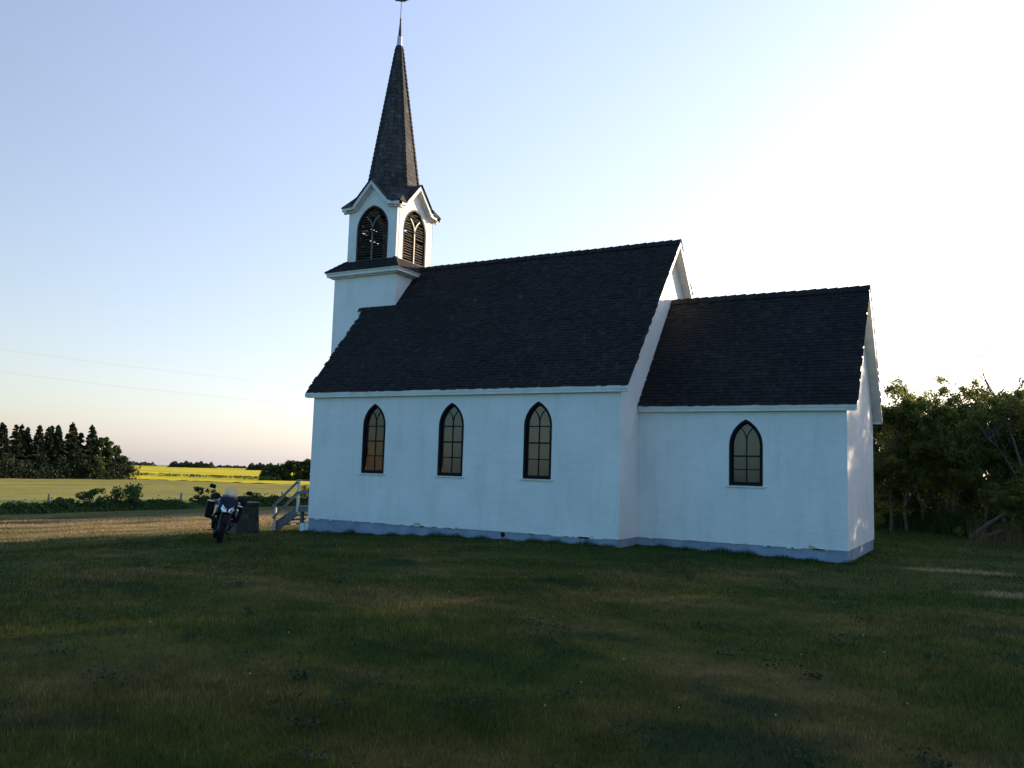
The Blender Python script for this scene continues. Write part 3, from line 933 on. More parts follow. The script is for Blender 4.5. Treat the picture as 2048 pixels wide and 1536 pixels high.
# flared foot of the spire on the square belfry
e = CO + .03; cc_ = .35
sqb = [(e, cc_), (cc_, e), (-cc_, e), (-e, cc_), (-e, -cc_), (-cc_, -e), (cc_, -e), (e, -cc_)]
ft = octa(rad(10.42) + .01, 10.42)
order = [(22.5 + 45 * i) for i in range(8)]
# bottom points matched by angle: diagonal faces reach the corner
bot = []
for i in range(8):
    an = 22.5 + 45 * i
    cx_, cy_ = math.cos(R(an)), math.sin(R(an))
    if abs(cx_) > abs(cy_): p = (math.copysign(e, cx_), math.copysign(e - .02, cy_))
    else: p = (math.copysign(e - .02, cx_), math.copysign(e, cy_))
    bot.append(SC + Vector((p[0], p[1], 9.80)))
def under_gablet(p):
    q = Vector(p) - SC
    s_ = min(abs(q.x), abs(q.y))
    return q.z < 9.86 + .76 * (1 - s_ / .74)
def gclip(a, b_):
    return None if under_gablet(a.lerp(b_, .5)) else (0, 1)
for i in range(8):
    j = (i + 1) % 8
    shingles(mb, bot[i], bot[j], ft[j], ft[i], expo=.11, clip=gclip)
    mb.tone = .2
    for a in range(16):
        for b_ in range(8):
            q = [bot[i].lerp(bot[j], u).lerp(ft[i].lerp(ft[j], u), v) for u, v in ((a / 16, b_ / 8), ((a + 1) / 16, b_ / 8), ((a + 1) / 16, (b_ + 1) / 8), (a / 16, (b_ + 1) / 8))]
            if not under_gablet((q[0] + q[2]) / 2): mb.add(q, [(0, 1, 2, 3)])
# gablet roofs
for ang in (0, 90, 180, 270):
    ca, sa = math.cos(R(ang)), math.sin(R(ang))
    def T(o, s_, z): return SC + Vector((ca * o - sa * s_, sa * o + ca * s_, z))
    for sgn in (-1, 1):
        shingles(mb, T(CO + .03, sgn * .74, 9.86), T(.5, sgn * .74, 9.86), T(.5, 0, 10.635), T(CO + .03, 0, 10.635), expo=.11)
        mb.tone = .2
        mb.add([T(CO, sgn * .72, 9.855), T(.5, sgn * .72, 9.855), T(.5, 0, 10.62), T(CO, 0, 10.62)], [(0, 1, 2, 3)])
spire = mb.build('spire_roof', 'spire_shingle', church)
mb = MB()
mb.loft([octa(.10, 15.57), octa(.085, 15.93)])
fin = mb.build('spire_collar', 'metalgrey', spire)
mb = MB()
mb.tube([SC + Vector((0, 0, 15.92)), SC + Vector((0, 0, 16.5)), SC + Vector((0, 0, 16.56)), SC + Vector((0, 0, 16.6))], [.062, .022, .034, .015], 8)
mb.tube([SC + Vector((0, 0, 16.6)), SC + Vector((0, 0, 17.24))], .012, 6)
mb.build('finial', 'rust', spire)
# weathercock, flat plate with thickness
prof = [(-.30, .03), (-.22, -.01), (-.17, -.045), (-.15, -.01), (-.02, -.03), (.10, -.02), (.12, -.05), (.15, -.01), (.26, .05), (.42, .13), (.40, .22), (.28, .18), (.30, .28), (.19, .23), (.12, .12), (0, .10), (-.07, .16), (-.10, .27), (-.16, .25), (-.17, .20), (-.23, .17), (-.16, .15), (-.14, .08), (-.20, .05)]
mb = MB()
wd = Vector((math.cos(R(35)), math.sin(R(35)), 0)); wn_ = Vector((-wd.y, wd.x, 0))
mb.panel(prof, [], lambda s_, z, d: tuple(SC + wd * (s_ * .85) + wn_ * d + Vector((0, 0, 17.22 + z * .9))), -.012, .012)
mb.build('weathervane', 'rust', spire)

# ------------------------------------------------------------------ landing, stairs and railings
st = empty('stairs', (-2.6, 2.4, G(-2.6, 2.4)))
tag(st, 'weathered grey wooden landing and stairs with handrails at the church front', 'stairs')
def par(o, p):
    o.parent = p; o.matrix_parent_inverse = Matrix.Translation(-p.location)
YA, YB = 2.36, 4.75
LX = -2.60; LZ = .17; FX = -3.62; FZ = G(-3.6, 2.4) - .01
mb = MB()
for i in range(9):
    x = TX0 - .14 - i * .122
    mb.box((x, YA - .03, LZ - .035), (x + .115, YB + .03, LZ))
mb.box((LX - .02, YA - .012, LZ - .17), (TX0 - .01, YA + .028, LZ - .037)); mb.box((LX - .02, YB - .028, LZ - .17), (TX0 - .01, YB + .012, LZ - .037))
mb.box((LX - .06, YA, LZ - .17), (LX - .021, YB, LZ - .037))
par(mb.build('landing', 'wood_grey', st), st)
for y in (YA, YB - .04):
    mb = MB()
    c4 = [(LX - .06, LZ - .05), (FX - .02, FZ + .30), (FX - .02, FZ), (FX + .12, FZ), (LX - .06, LZ - .34)]
    vs = [(x, y, z) for x, z in c4] + [(x, y + .04, z) for x, z in c4]
    mb.add(vs, [(0, 1, 2, 3, 4), (9, 8, 7, 6, 5), (0, 5, 6, 1), (1, 6, 7, 2), (2, 7, 8, 3), (3, 8, 9, 4), (4, 9, 5, 0)]); par(mb.build('stringer', 'wood_grey', st), st)
n_ = 4
for k in range(n_):
    mb = MB(); f_ = (k + 1) / (n_ + 1)
    x = LX - .06 + (FX - LX) * f_; z = LZ + (FZ + .12 - LZ) * f_
    mb.box((x - .14, YA + .042, z - .04), (x + .14, YB - .042, z)); par(mb.build('tread', 'wood_grey', st), st)
for y in (YA, YB - .04):
    for (x, z0, z1) in ((LX + .03, LZ + .001, .97), (FX + .10, FZ + .28, FZ + .28 + .55)):
        mb = MB(); mb.box((x - .045, y - .05, z0 - .2), (x + .045, y - .013, z1)); par(mb.build('railing_post', 'wood_cream', st), st)
    mb = MB()
    mb.box((LX - .07, y - .055, .972), (TX0 - .03, y + .03, 1.01)); mb.box((LX - .01, y - .088, .55), (TX0 - .03, y - .051, .63))
    par(mb.build('landing_rail', 'wood_grey', st), st)
    mb = MB()
    mb.obox((LX + .0, y - .07, .93), (FX - .02, y - .07, FZ + .80), .035, .075); mb.obox((LX + .0, y - .07, .57), (FX + .05, y - .07, FZ + .46), .035, .075)
    par(mb.build('stair_rail', 'wood_grey', st), st)
for (x, y) in ((LX + .05, YA + .08), (LX + .05, YB - .12), (TX0 - .25, YA + .08)):
    mb = MB(); mb.box((x, y, -1.0), (x + .09, y + .09, LZ - .04)); par(mb.build('support_post', 'wood_grey', st), st)
mb = MB()
mb.box((LX + .1, YA + .9, -.9), (TX0 - .02, YB - .2, .0)); 
par(mb.build('base', 'soil', st), st)
for k, (x, w) in enumerate(((-2.42, .2), (-2.19, .2))):
    mb = MB(); zb = G(x, YA)
    mb.box((x, YA - .01 - .04, zb + .03), (x + w, YA - .015, zb + .27))
    mb.box((x + .02, YA - .014, zb - .02), (x + .06, YA + .01, zb + .2))
    o = mb.build('white_board', 'whiteboard'); tag(o, ['short white board standing under the landing, nearer the stairs', 'short white board standing under the landing, against the church foundation'][k], 'board', 'white boards under the landing')

# ------------------------------------------------------------------ stone plinth
px, py = -3.75, 1.25
pz = G(px, py)
pl = empty('stone_plinth', (px, py, pz), R(-27))
tag(pl, 'tapered fieldstone plinth with flat cap slab behind the motorcycle', 'plinth')
mb = MB()
rings = []
for k in range(7):
    f_ = k / 6; h = .375 - .065 * f_
    ring = []
    for i in range(16):
        t_ = i / 16 * 4; s_ = int(t_); fr = t_ - s_
        cr = [(-1, -1), (1, -1), (1, 1), (-1, 1)]
        a, b_ = cr[s_], cr[(s_ + 1) % 4]
        ring.append(((a[0] + (b_[0] - a[0]) * fr) * h + random.gauss(0, .009), (a[1] + (b_[1] - a[1]) * fr) * h + random.gauss(0, .009), -.1 + 1.0 * f_))
    rings.append(ring)
mb.loft(rings); mb.build('body', 'concrete', pl)
mb = MB(); mb.box((-.375, -.375, .9), (.375, .375, .985)); mb.build('cap', 'concrete', pl, bevel=.015)

# ------------------------------------------------------------------ motorcycle (local x forward, y left, z up)
def cyl(mb, c_, ax, r, h, n=20):
    c_ = Vector(c_); ax = Vector(ax).normalized(); mb.tube([c_ - ax * h / 2, c_ + ax * h / 2], r, n)
bike = empty('motorcycle', (-1.15, -1.75, G(-1.1, -1.7)))
tag(bike, 'dark blue touring motorcycle with black side cases parked on the grass', 'motorcycle')
def wheel(name, x, r, rw, steer=0):
    c_ = (x, 0, r)
    w = MB(); w.torus((0, 0, 0), (0, 1, 0), r - rw * .5, rw * .5, 36, 10, 1.15)
    for i in range(40):
        t_ = 2 * math.pi * i / 40
        for sy in (-1, 1):
            mt = Matrix.Rotation(t_, 4, 'Y') @ Matrix.Translation((0, sy * rw * .22, r - .008))
            w.box((-.016, -rw * .2, -.01), (.016, rw * .2, .011), mt)
    root = empty(name, c_, steer); root.parent = bike
    w.build('tyre', 'tyre', root, smooth=False)
    w = MB(); w.torus((0, 0, 0), (0, 1, 0), r - rw * .95, .018, 32, 6, 2.2); cyl(w, (0, 0, 0), (0, 1, 0), .045, .16)
    for i in range(6):
        t_ = 2 * math.pi * i / 6
        w.obox((0, 0, 0), (math.cos(t_) * (r - rw), 0, math.sin(t_) * (r - rw)), .03, .028, up=(0, 1, 0))
    w.build('rim', 'silver', root)
    w = MB()
    for sy in (-1, 1):
        w.torus((0, sy * .075, 0), (0, 1, 0), .125, .02, 28, 4, .15)
    w.build('brake_disc', 'alu', root)
    return root
STEER = R(-8)
wheel('front_wheel', .78, .335, .115, STEER)
wheel('rear_wheel', -.77, .325, .155)
mb = MB()   # forks
for sy in (-.1, .1):
    mb.tube([(.78, sy, .33), (.60, sy, .78)], .028, 10); mb.tube([(.60, sy, .78), (.48, sy, 1.08)], .02, 10)
mb.box((.50, -.13, .93), (.60, .13, .97)); mb.build('fork', 'silver', bike)
mb = MB()   # front mudguard
pts = [(.78 + .375 * math.cos(R(t_)), .335 + .375 * math.sin(R(t_))) for t_ in range(25, 150, 12)]
for (x0, z0), (x1, z1) in zip(pts[:-1], pts[1:]):
    mb.add([(x0, -.075, z0 - .02), (x0, 0, z0 + .01), (x0, .075, z0 - .02), (x1, -.075, z1 - .02), (x1, 0, z1 + .01), (x1, .075, z1 - .02)], [(0, 1, 4, 3), (1, 2, 5, 4)])
mb.build('mudguard', 'bikeblack', bike)
mb = MB()   # fairing: beak, cowl and tank as one lofted shell
def ringx(x, zc, hw, hh, n=14, sq_=1.0, flat=0):
    out = []
    for i in range(n):
        t_ = 2 * math.pi * i / n
        c1, s1 = math.cos(t_), math.sin(t_)
        out.append((x, hw * math.copysign(abs(c1) ** .75, c1), zc + hh * math.copysign(abs(s1) ** .75, s1)))
    return out
mb.loft([ringx(.74, .80, .05, .05), ringx(.70, .86, .17, .11), ringx(.62, .93, .22, .17), ringx(.50, .95, .235, .20), ringx(.36, .93, .21, .19), ringx(.2, .90, .19, .17), ringx(-.05, .86, .16, .14), ringx(-.18, .80, .11, .08)])
mb.build('fairing', 'bikeblue', bike, smooth=True)
for sy in (-1, 1):   # side fairing lobes with pale panels
    mb = MB()
    mb.loft([[(.62, sy * .14, .88), (.62, sy * .22, .84), (.62, sy * .2, .70), (.62, sy * .12, .74)],
             [(.42, sy * .16, .9), (.42, sy * .27, .84), (.42, sy * .25, .62), (.42, sy * .12, .66)],
             [(.12, sy * .15, .84), (.12, sy * .22, .78), (.12, sy * .2, .6), (.12, sy * .12, .62)]])
    mb.build('side_panel', 'bikeblue', bike)
    mb = MB()
    mb.loft([[(.635, sy * .205, .87), (.635, sy * .255, .82), (.62, sy * .25, .70), (.62, sy * .215, .70)],
             [(.44, sy * .262, .875), (.44, sy * .285, .84), (.44, sy * .275, .64), (.44, sy * .25, .64)]])
    mb.build('silver_panel', 'alu', bike)
for sy in (-1, 1):   # twin slanted headlights
    mb = MB()
    q = [(sy * .012, .755), (sy * .105, .74), (sy * .165, .82), (sy * .175, .96), (sy * .12, .90), (sy * .03, .83)]
    xs_ = [.765, .735, .69, .655, .71, .752]
    vs = [(xs_[i] + .012, y, z) for i, (y, z) in enumerate(q)] + [(xs_[i] - .06, y, z) for i, (y, z) in enumerate(q)] + [(.752, sy * .09, .83)]
    fs = [(i, (i + 1) % 6, 12) for i in range(6)] + [(i, 6 + i, 6 + (i + 1) % 6, (i + 1) % 6) for i in range(6)]
    mb.add(vs, fs); mb.build('headlight', 'lens', bike)
mb = MB()   # windscreen
scr = []
for k in range(7):
    f_ = k / 6; z = 1.04 + .33 * f_; x = .60 - .24 * f_; hw = .17 * math.sqrt(max(.03, 1 - (max(0, f_ - .35) / .66) ** 2)) if f_ > .35 else .13 + .04 * f_ / .35
    scr.append([(x - .07 * abs(t_) ** 2, hw * t_, z) for t_ in (-1, -.66, -.33, 0, .33, .66, 1)])
n = 7
mb.add([p for r_ in scr for p in r_], [(i * n + j, i * n + j + 1, (i + 1) * n + j + 1, (i + 1) * n + j) for i in range(6) for j in range(6)])
ws = mb.build('windscreen', 'screen', bike, smooth=True)
mb = MB(); mb.obox((.52, -.075, 1.03), (.44, -.085, 1.2), .02, .02); mb.obox((.52, .075, 1.03), (.44, .085, 1.2), .02, .02); mb.box((.33, -.07, 1.03), (.44, .07, 1.12))
mb.build('screen_bracket', 'bikeblack', ws)
mb = MB()   # handlebar
mb.tube([(.30, -.42, 1.06), (.36, -.25, 1.09), (.42, -.08, 1.04), (.42, .08, 1.04), (.36, .25, 1.09), (.30, .42, 1.06)], .014, 8)
hb = mb.build('handlebar', 'bikeblack', bike)
for sy in (-1, 1):
    mb = MB()
    rings = []
    for (x, y, z, a, b_) in ((.33, .22, 1.07, .02, .05), (.42, .27, 1.08, .03, .085), (.42, .36, 1.07, .028, .085), (.36, .44, 1.05, .02, .05)):
        rings.append([(x + a * math.cos(t_), sy * y, z + b_ * math.sin(t_)) for t_ in [2 * math.pi * i / 10 for i in range(10)]])
    mb.loft(rings); mb.build('hand_guard', 'handguard', bike, smooth=True)
    mb = MB(); mb.tube([(.33, sy * .26, 1.08), (.30, sy * .40, 1.24)], .008, 6)
    mr_ = mb.build('mirror', 'bikeblack', bike)
    mb = MB()
    out = [(-.075, -.035), (-.06, .045), (.05, .06), (.085, .03), (.075, -.045), (-.03, -.05)]
    vs = [(.285, sy * (.44 + a), 1.29 + b_) for a, b_ in out] + [(.325, sy * (.44 + a * .8), 1.29 + b_ * .8) for a, b_ in out]
    mb.add(vs, [tuple(range(6)), tuple(range(11, 5, -1))] + [(i, 6 + i, 6 + (i + 1) % 6, (i + 1) % 6) for i in range(6)])
    mb.build('mirror_shell', 'bikeblack', mr_)
    mb = MB(); mb.ell((.56, sy * .235, 1.0), (.03, .045, .04)); mb.build('indicator', 'indicator', bike, smooth=True)
mb = MB()
mb.loft([ringx(.0, .86, .14, .05), ringx(-.2, .83, .16, .05), ringx(-.45, .88, .17, .05), ringx(-.75, .92, .12, .04)])
mb.build('seat', 'bikeblack', bike, smooth=True)
mb = MB(); mb.box((-1.0, -.13, .9), (-.62, .13, .925)); mb.tube([(-.4, -.15, .86), (-.8, -.16, .93), (-1.0, 0, .95), (-.8, .16, .93), (-.4, .15, .86)], .012, 6)
mb.build('luggage_rack', 'alu', bike)
mb = MB()   # frame, subframe, swingarm
for sy in (-1, 1):
    mb.obox((.42, sy * .10, .92), (-.25, sy * .15, .42), .04, .07); mb.obox((-.25, sy * .14, .42), (-.77, sy * .11, .33), .035, .06)
    mb.obox((-.15, sy * .13, .75), (-.85, sy * .13, .88), .03, .03)
mb.build('frame', 'bikeblack', bike)
mb = MB(); mb.box((-.25, -.15, .25), (.35, .15, .62)); cyl(mb, (.25, 0, .60), (.6, 0, .8), .075, .3); cyl(mb, (-.05, 0, .62), (-.5, 0, .85), .075, .26)
cyl(mb, (.0, 0, .40), (0, 1, 0), .13, .44); mb.box((.34, -.16, .42), (.40, .16, .75)); mb.box((-.2, -.12, .2), (.38, .12, .25))
mb.build('engine', 'bikeblack', bike, bevel=.015)
mb = MB(); mb.tube([(.33, -.05, .5), (.36, -.1, .25), (0, -.15, .2), (-.4, -.17, .35), (-.55, -.18, .5)], .022, 8); mb.tube([(-.5, -.19, .48), (-1.0, -.19, .66)], .055, 12)
mb.build('exhaust', 'silver', bike)
for sy in (-1, 1):   # crash bar
    mb = MB(); mb.tube([(.30, sy * .08, .75), (.34, sy * .24, .66), (.32, sy * .26, .45), (.15, sy * .15, .26)], .013, 8); mb.build('crash_bar', 'bikeblack', bike)
    # side case
    mb = MB()
    y0, y1 = .25, .46
    def ry(y): return sy * y
    c8 = [(-.30, .48), (-.84, .48), (-.84, .90), (-.30, .90)]
    vs = [(x, ry(y0 if z < .6 else y0 - .01), z) for x, z in c8] + [(x, ry(y1 - (.02 if z > .6 else .05)), z) for x, z in c8]
    mb.add(vs, [(0, 1, 2, 3), (7, 6, 5, 4), (0, 4, 5, 1), (1, 5, 6, 2), (2, 6, 7, 3), (3, 7, 4, 0)])
    cs = mb.build('side_case', 'case', bike, bevel=.018)
    mb = MB()
    mb.box((-.83, min(ry(.25), ry(.43)), .90), (-.31, max(ry(.25), ry(.43)), .912))
    for x in (-.82, -.34): mb.box((x, min(ry(.24), ry(.3)), .905), (x + .03, max(ry(.24), ry(.3)), .95))
    for z in (.55, .8): mb.box((-.312, min(ry(.19), ry(.26)), z), (-.285, max(ry(.19), ry(.26)), z + .05))
    mb.build('case_bracket', 'alu', cs)
    mb = MB(); mb.obox((-.10, sy * .14, .36), (-.10, sy * .28, .36), .03, .02); mb.build('foot_peg', 'bikeblack', bike)
mb = MB(); mb.tube([(0, .14, .28), (.02, .30, .03)], .014, 6); mb.box((-.02, .27, -.03), (.07, .36, .035)); mb.build('side_stand', 'bikeblack', bike)
mb = MB(); mb.tube([(-.25, -.26, .2), (-.1, -.12, .24), (-.1, .12, .24), (-.25, .26, .2)], .013, 6); mb.build('centre_stand', 'bikeblack', bike)
# heading: towards the camera, rear swung to the left of the picture; leaning on its side stand
hd = math.atan2(CAM.y + 1.75, CAM.x + 1.15) + R(4)
bike.rotation_euler = (0, 0, 0)
bike.matrix_world = Matrix.Translation((.43, -3.6, G(.5, -3.9))) @ Matrix.Rotation(hd, 4, 'Z') @ Matrix.Rotation(R(-11), 4, 'X') @ Matrix.Scale(.97, 4)

# ------------------------------------------------------------------ trees
def leaf_cloud(centers, radii, n, size, squash=.8):
    """n leaf quads spread in ellipsoidal clumps; returns (n,4,3) and tone"""
    k = rng.integers(0, len(centers), n)
    d = rng.normal(size=(n, 3)); d /= np.linalg.norm(d, axis=1)[:, None]
    rr = rng.random(n) ** .45
    c_ = centers[k] + d * (rr * radii[k])[:, None] * np.array([1, 1, squash])
    a = rng.normal(size=(n, 3)); a /= np.linalg.norm(a, axis=1)[:, None]
    b_ = np.cross(a, rng.normal(size=(n, 3))); b_ /= np.linalg.norm(b_, axis=1)[:, None]
    s_ = (size * rng.uniform(.6, 1.35, n))[:, None]
    q = np.stack([c_ - a * s_ * .5, c_ + b_ * s_ * .35, c_ + a * s_ * .5, c_ - b_ * s_ * .35], 1)
    tone = np.clip(rng.normal(.45, .2, n) + rng.normal(0, .15, len(centers))[k], 0, 1)
    return q, tone

def broadleaf(h, spread, nleaf, size, leafm='leaf', bark='bark', low=.12, seed=0):
    rnd = random.Random(seed); rg_ = np.random.default_rng(seed)
    root = empty('tree')
    mb = MB(); tips = []
    def limb(p, d, l_, r, depth):
        pts = [p]; q = p.copy(); dd = d.copy(); n_ = 4
        for i in range(n_):
            dd = (dd + Vector((rnd.gauss(0, .16), rnd.gauss(0, .16), rnd.gauss(.03, .08)))).normalized()
            q = q + dd * (l_ / n_); pts.append(q.copy())
            if depth < 3 and i >= 1 - (depth == 0) and rnd.random() < .9:
                for _ in range(2 if depth < 2 else 1):
                    az = rnd.uniform(0, 2 * math.pi)
                    side = Vector((math.cos(az), math.sin(az), rnd.uniform(.1, .7))).normalized()
                    nd_ = (dd * .45 + side * .8).normalized()
                    limb(q.copy(), nd_, l_ * rnd.uniform(.38, .6), r * .45, depth + 1)
        mb.tube(pts, [r * (1 - .7 * i / n_) for i in range(n_ + 1)], 7 if depth == 0 else 5, cap=False)
        if depth >= 1: tips.append((pts[-1], l_)); tips.append((pts[-2], l_))
        if depth == 0: tips.append((pts[-1], l_ * .35))
    nst = rnd.choice((1, 2, 3))
    for s_ in range(nst):
        az = rnd.uniform(0, 6.28)
        limb(Vector((rnd.gauss(0, .2), rnd.gauss(0, .2), -.2)), Vector((math.cos(az) * .16, math.sin(az) * .16, 1)).normalized(), h * rnd.uniform(.72, .95), .05 + h * .009, 0)
    mb.build('trunk', bark, root)
    cs = np.array([tuple(t_[0]) for t_ in tips]); 
    keep = cs[:, 2] > h * low
    cs = cs[keep]; rl = np.array([max(.22, min(.8, t_[1] * .42)) for t_ in tips])[keep]
    cs[:, :2] *= spread
    ne = 26
    ez = h * rg_.uniform(.06, .85, ne); er = h * .40 * spread * np.sqrt(np.clip(1 - ((ez / h - .4) / .62) ** 2, .05, 1)) * rg_.uniform(.2, 1, ne); ea = rg_.uniform(0, 6.28, ne)
    cs = np.concatenate([cs, np.stack([np.cos(ea) * er, np.sin(ea) * er, ez], -1)]); rl = np.concatenate([rl, rg_.uniform(.3, .6, ne)])
    q, tn = leaf_cloud(cs, rl, nleaf, size)
    q = q[q[:, :, 2].min(1) > .1 - .2]
    tn = tn[:len(q)]
    np_mesh('crown', q, 4, leafm, tn, root)
    root['top'] = float(np.percentile(q[:, :, 2], 99.7))
    return root

KINDS = [broadleaf(6.0, 1.0, 31000, .115, seed=11), broadleaf(5.4, 1.15, 31000, .11, seed=5), broadleaf(6.6, .95, 31000, .115, bark='palebark', seed=23), broadleaf(4.6, 1.25, 31000, .11, low=.02, seed=31)]
used = [False] * 4
def put_tree(k, x, y, H_, rz, label, sz=None, group='trees of the shelterbelt beside the church'):
    o = KINDS[k] if not used[k] else copy_tree(KINDS[k]); used[k] = True
    o.name = 'broadleaf_tree'; s_ = H_ * (.93 if label.find('belt') < 0 else 1) / o['top']
    o.location = (x, y, G(x, y)); o.scale = (s_, s_, sz or s_); o.rotation_euler = (0, 0, rz)
    return tag(o, label, 'tree', group)
vis = [
    (3, 13.6, 15.5, 4.9, .3, 'low bushy tree right behind the far corner of the chancel'),
    (0, 14.6, 17.2, 5.9, 1.1, 'taller leafy tree with round top beyond the chancel gable'),
    (1, 15.6, 15.6, 5.3, 2.3, 'dense tree with forked stems in the middle of the grove'),
    (2, 17.0, 17.4, 6.0, .2, 'pale barked tree with an open airy top in the grove'),
    (3, 16.7, 14.2, 3.6, 4.0, 'short dark bush at the foot of the grove by the tall weeds'),
    (0, 18.6, 15.0, 5.3, 3.5, 'leafy tree at the edge of the picture, beside the bare snag'),
    (1, 14.2, 21.0, 5.2, 5.2, 'tree in the second row, showing over the low bushy one'),
    (2, 16.0, 22.5, 6.0, 2.6, 'tree in the second row behind the forked tree'),
    (0, 18.6, 21.5, 6.4, 1.9, 'second-row tree with a ragged crown behind the edge tree'),
    (3, 12.8, 20.0, 5.0, 2.2, 'bushy tree mostly hidden by the chancel wall'),
    (1, 15.0, 27.5, 5.6, .8, 'back-row tree seen through gaps of the grove'),
    (3, 17.9, 12.2, 2.6, 5.9, 'small shrub-like tree nearest the lawn at the grove edge'),
]
for k, x, y, s_, rz, lb in vis: put_tree(k, x, y, s_, rz, lb)
# the belt goes on outside the frame to the east and behind the church to the north; it throws the long shadows
hid = []
for i in range(24):
    x = 24.8 + i * 2.1; hid.append((x, 17 + 5 * math.sin(i * 1.7) + random.uniform(-1, 1), random.uniform(8.0, 9.3)))
for i in range(16):
    x = 25 + i * 3.0; hid.append((x, 27 + random.uniform(-2, 2), random.uniform(8.5, 10)))
for i in range(13):
    f_ = i / 12; hid.append((-4.5 - 20 * f_, 41 + 19 * f_ + random.uniform(-1.5, 1.5), random.uniform(8, 10.5)))
for i in range(8):
    hid.append((-6.5 - 13 * i / 7, 34 + random.uniform(-1, 1) + 8 * i / 7, random.uniform(6.2, 7.2)))
for i, (x, y, s_) in enumerate(hid):
    e_ = x > 19
    put_tree(i % 4, x, y, s_, random.uniform(0, 6.28), 'tall leafy tree of the belt beyond the edge of the picture' if e_ else 'leafy tree of the belt hidden behind the church', group='tall trees of the belt beyond the picture' if e_ else 'trees hidden behind the church')

# bare snag and fallen trunk on the right
def snag(h, seed, label, x, y, lean=(0, 0)):
    rnd = random.Random(seed); root = empty('bare_tree', (x, y, G(x, y)))
    mb = MB()
    def tw(p, d, l_, r, k):
        pts = [p]; q = p.copy()
        for i in range(5):
            d = (d + Vector((rnd.gauss(0, .12), rnd.gauss(0, .12), .05))).normalized(); q = q + d * l_ / 5; pts.append(q.copy())
            if k < 3 and rnd.random() < .8:
                az = rnd.uniform(0, 6.28); tw(q.copy(), (d * .7 + Vector((math.cos(az), math.sin(az), .4)) * .7).normalized(), l_ * .45, r * .45, k + 1)
        mb.tube(pts, [r * (1 - .16 * i) for i in range(6)], 5, cap=False)
    tw(Vector((0, 0, -.2)), Vector((lean[0], lean[1], 1)).normalized(), h, .07, 0)
    mb.build('trunk', 'dead', root); tag(root, label, 'tree'); return root
snag(6.3, 3, 'bare dead tree with thin twigs above the crowns at the edge', 18.1, 13.9, (-.04, 0))
snag(5.2, 9, 'bare dead twigs standing above the low bushy tree', 14.1, 16.4)
mb = MB(); mb.tube([(0, 0, .05), (.5, .5, .5), (1.1, .9, .95)], [.09, .07, .035], 8); mb.tube([(.2, .3, 0), (.9, .1, .35)], [.09, .04], 7)
o = mb.build('fallen_log', 'dead', loc=(16.2, 12.6, G(16.2, 12.6))); tag(o, 'grey fallen trunk propped in the undergrowth under the grove', 'log')

# ------------------------------------------------------------------ weeds, hedge, dry grass
def blades(cx, cy, hgt, wid, lean=.35):
    n = len(cx); z = gz(cx, cy)
    az = rng.uniform(0, 2 * np.pi, n); la = rng.uniform(0, 2 * np.pi, n); ln = rng.random(n) * lean * hgt
    dx, dy = np.cos(az) * wid / 2, np.sin(az) * wid / 2
    b0 = np.stack([cx - dx, cy - dy, z - .01], -1); b1 = np.stack([cx + dx, cy + dy, z - .01], -1)
    t_ = np.stack([cx + np.cos(la) * ln, cy + np.sin(la) * ln, z + hgt], -1)
    return np.stack([b0, b1, t_], 1)
# hedge of weeds along the fence
n = 90000
yy = rng.uniform(-12, 62, n)
kn_ = np.arange(-13, 64, .33); prof_h = .66 + .16 * np.sin(yy * .35) * np.sin(yy * .13 + 1) + np.interp(yy, kn_, rng.normal(0, .16, len(kn_)))
prof_h *= np.where(rng.random(n) < .02, 1.35, 1)
xx = -33.3 + rng.normal(0, .75, n)
hh = np.clip(prof_h, .4, 1.6) * rng.random(n) ** .6 * np.exp(-((xx + 33.3) / 1.3) ** 2)
z = gz(xx, yy) + hh
a = rng.normal(size=(n, 3)); a /= np.linalg.norm(a, axis=1)[:, None]
b_ = np.cross(a, rng.normal(size=(n, 3))); b_ /= np.linalg.norm(b_, axis=1)[:, None]
s_ = (.16 * rng.uniform(.5, 1.4, n))[:, None]; c_ = np.stack([xx, yy, z], -1)
o = np_mesh('roadside_weeds', np.stack([c_ - a * s_ * .5, c_ + b_ * s_ * .3, c_ + a * s_ * .5, c_ - b_ * s_ * .3], 1), 4, 'weed', np.clip(rng.normal(.45, .22, n), 0, 1))
tag(o, 'dense band of green weeds growing along the wire fence', 'weeds', kind='stuff')
def shrub(x, y, h, r, n, label, mat='weed', size=.13):
    root = empty('shrub', (x, y, G(x, y)))
    k = 14; cs = np.stack([rng.normal(0, r * .5, k), rng.normal(0, r * .5, k), h * rng.uniform(.35, .95, k)], -1)
    q, tn = leaf_cloud(cs, np.full(k, r * .36), n, size); np_mesh('foliage', q, 4, mat, tn, root)
    mb = MB()
    for i in range(k): mb.tube([(0, 0, -.1), (cs[i][0] * .5, cs[i][1] * .5, cs[i][2] * .6), tuple(cs[i])], [.03, .02, .008], 5, cap=False)
    mb.build('stems', 'bark', root); return tag(root, label, 'shrub', 'shrubs growing in the fence line weeds')
for x, y, h, r, lb in ((-33.4, 19.4, 1.8, .9, 'tallest shrub rising from the fence line weeds'), (-33.2, 18.0, 1.55, .8, 'shrub standing just beside the tallest one in the weeds'),
                   (-33.0, 16.2, 1.4, .7, 'lower shrub in the weeds between the fence post and the tallest shrub'), (-33.3, 14.8, 1.15, .6, 'small shrub close to the nearer fence post'),
                   (-33.2, 25.3, 1.55, .55, 'small dark shrub in the weeds just beyond the farther fence post'), (-33.0, 36.2, 1.5, .9, 'wide shrub in the weeds seen between motorcycle and stair rail'),
                   (-33.4, 41.5, 1.5, .8, 'shrub in the weeds seen through the landing rail')):
    shrub(x, y, h, r, 900, lb)
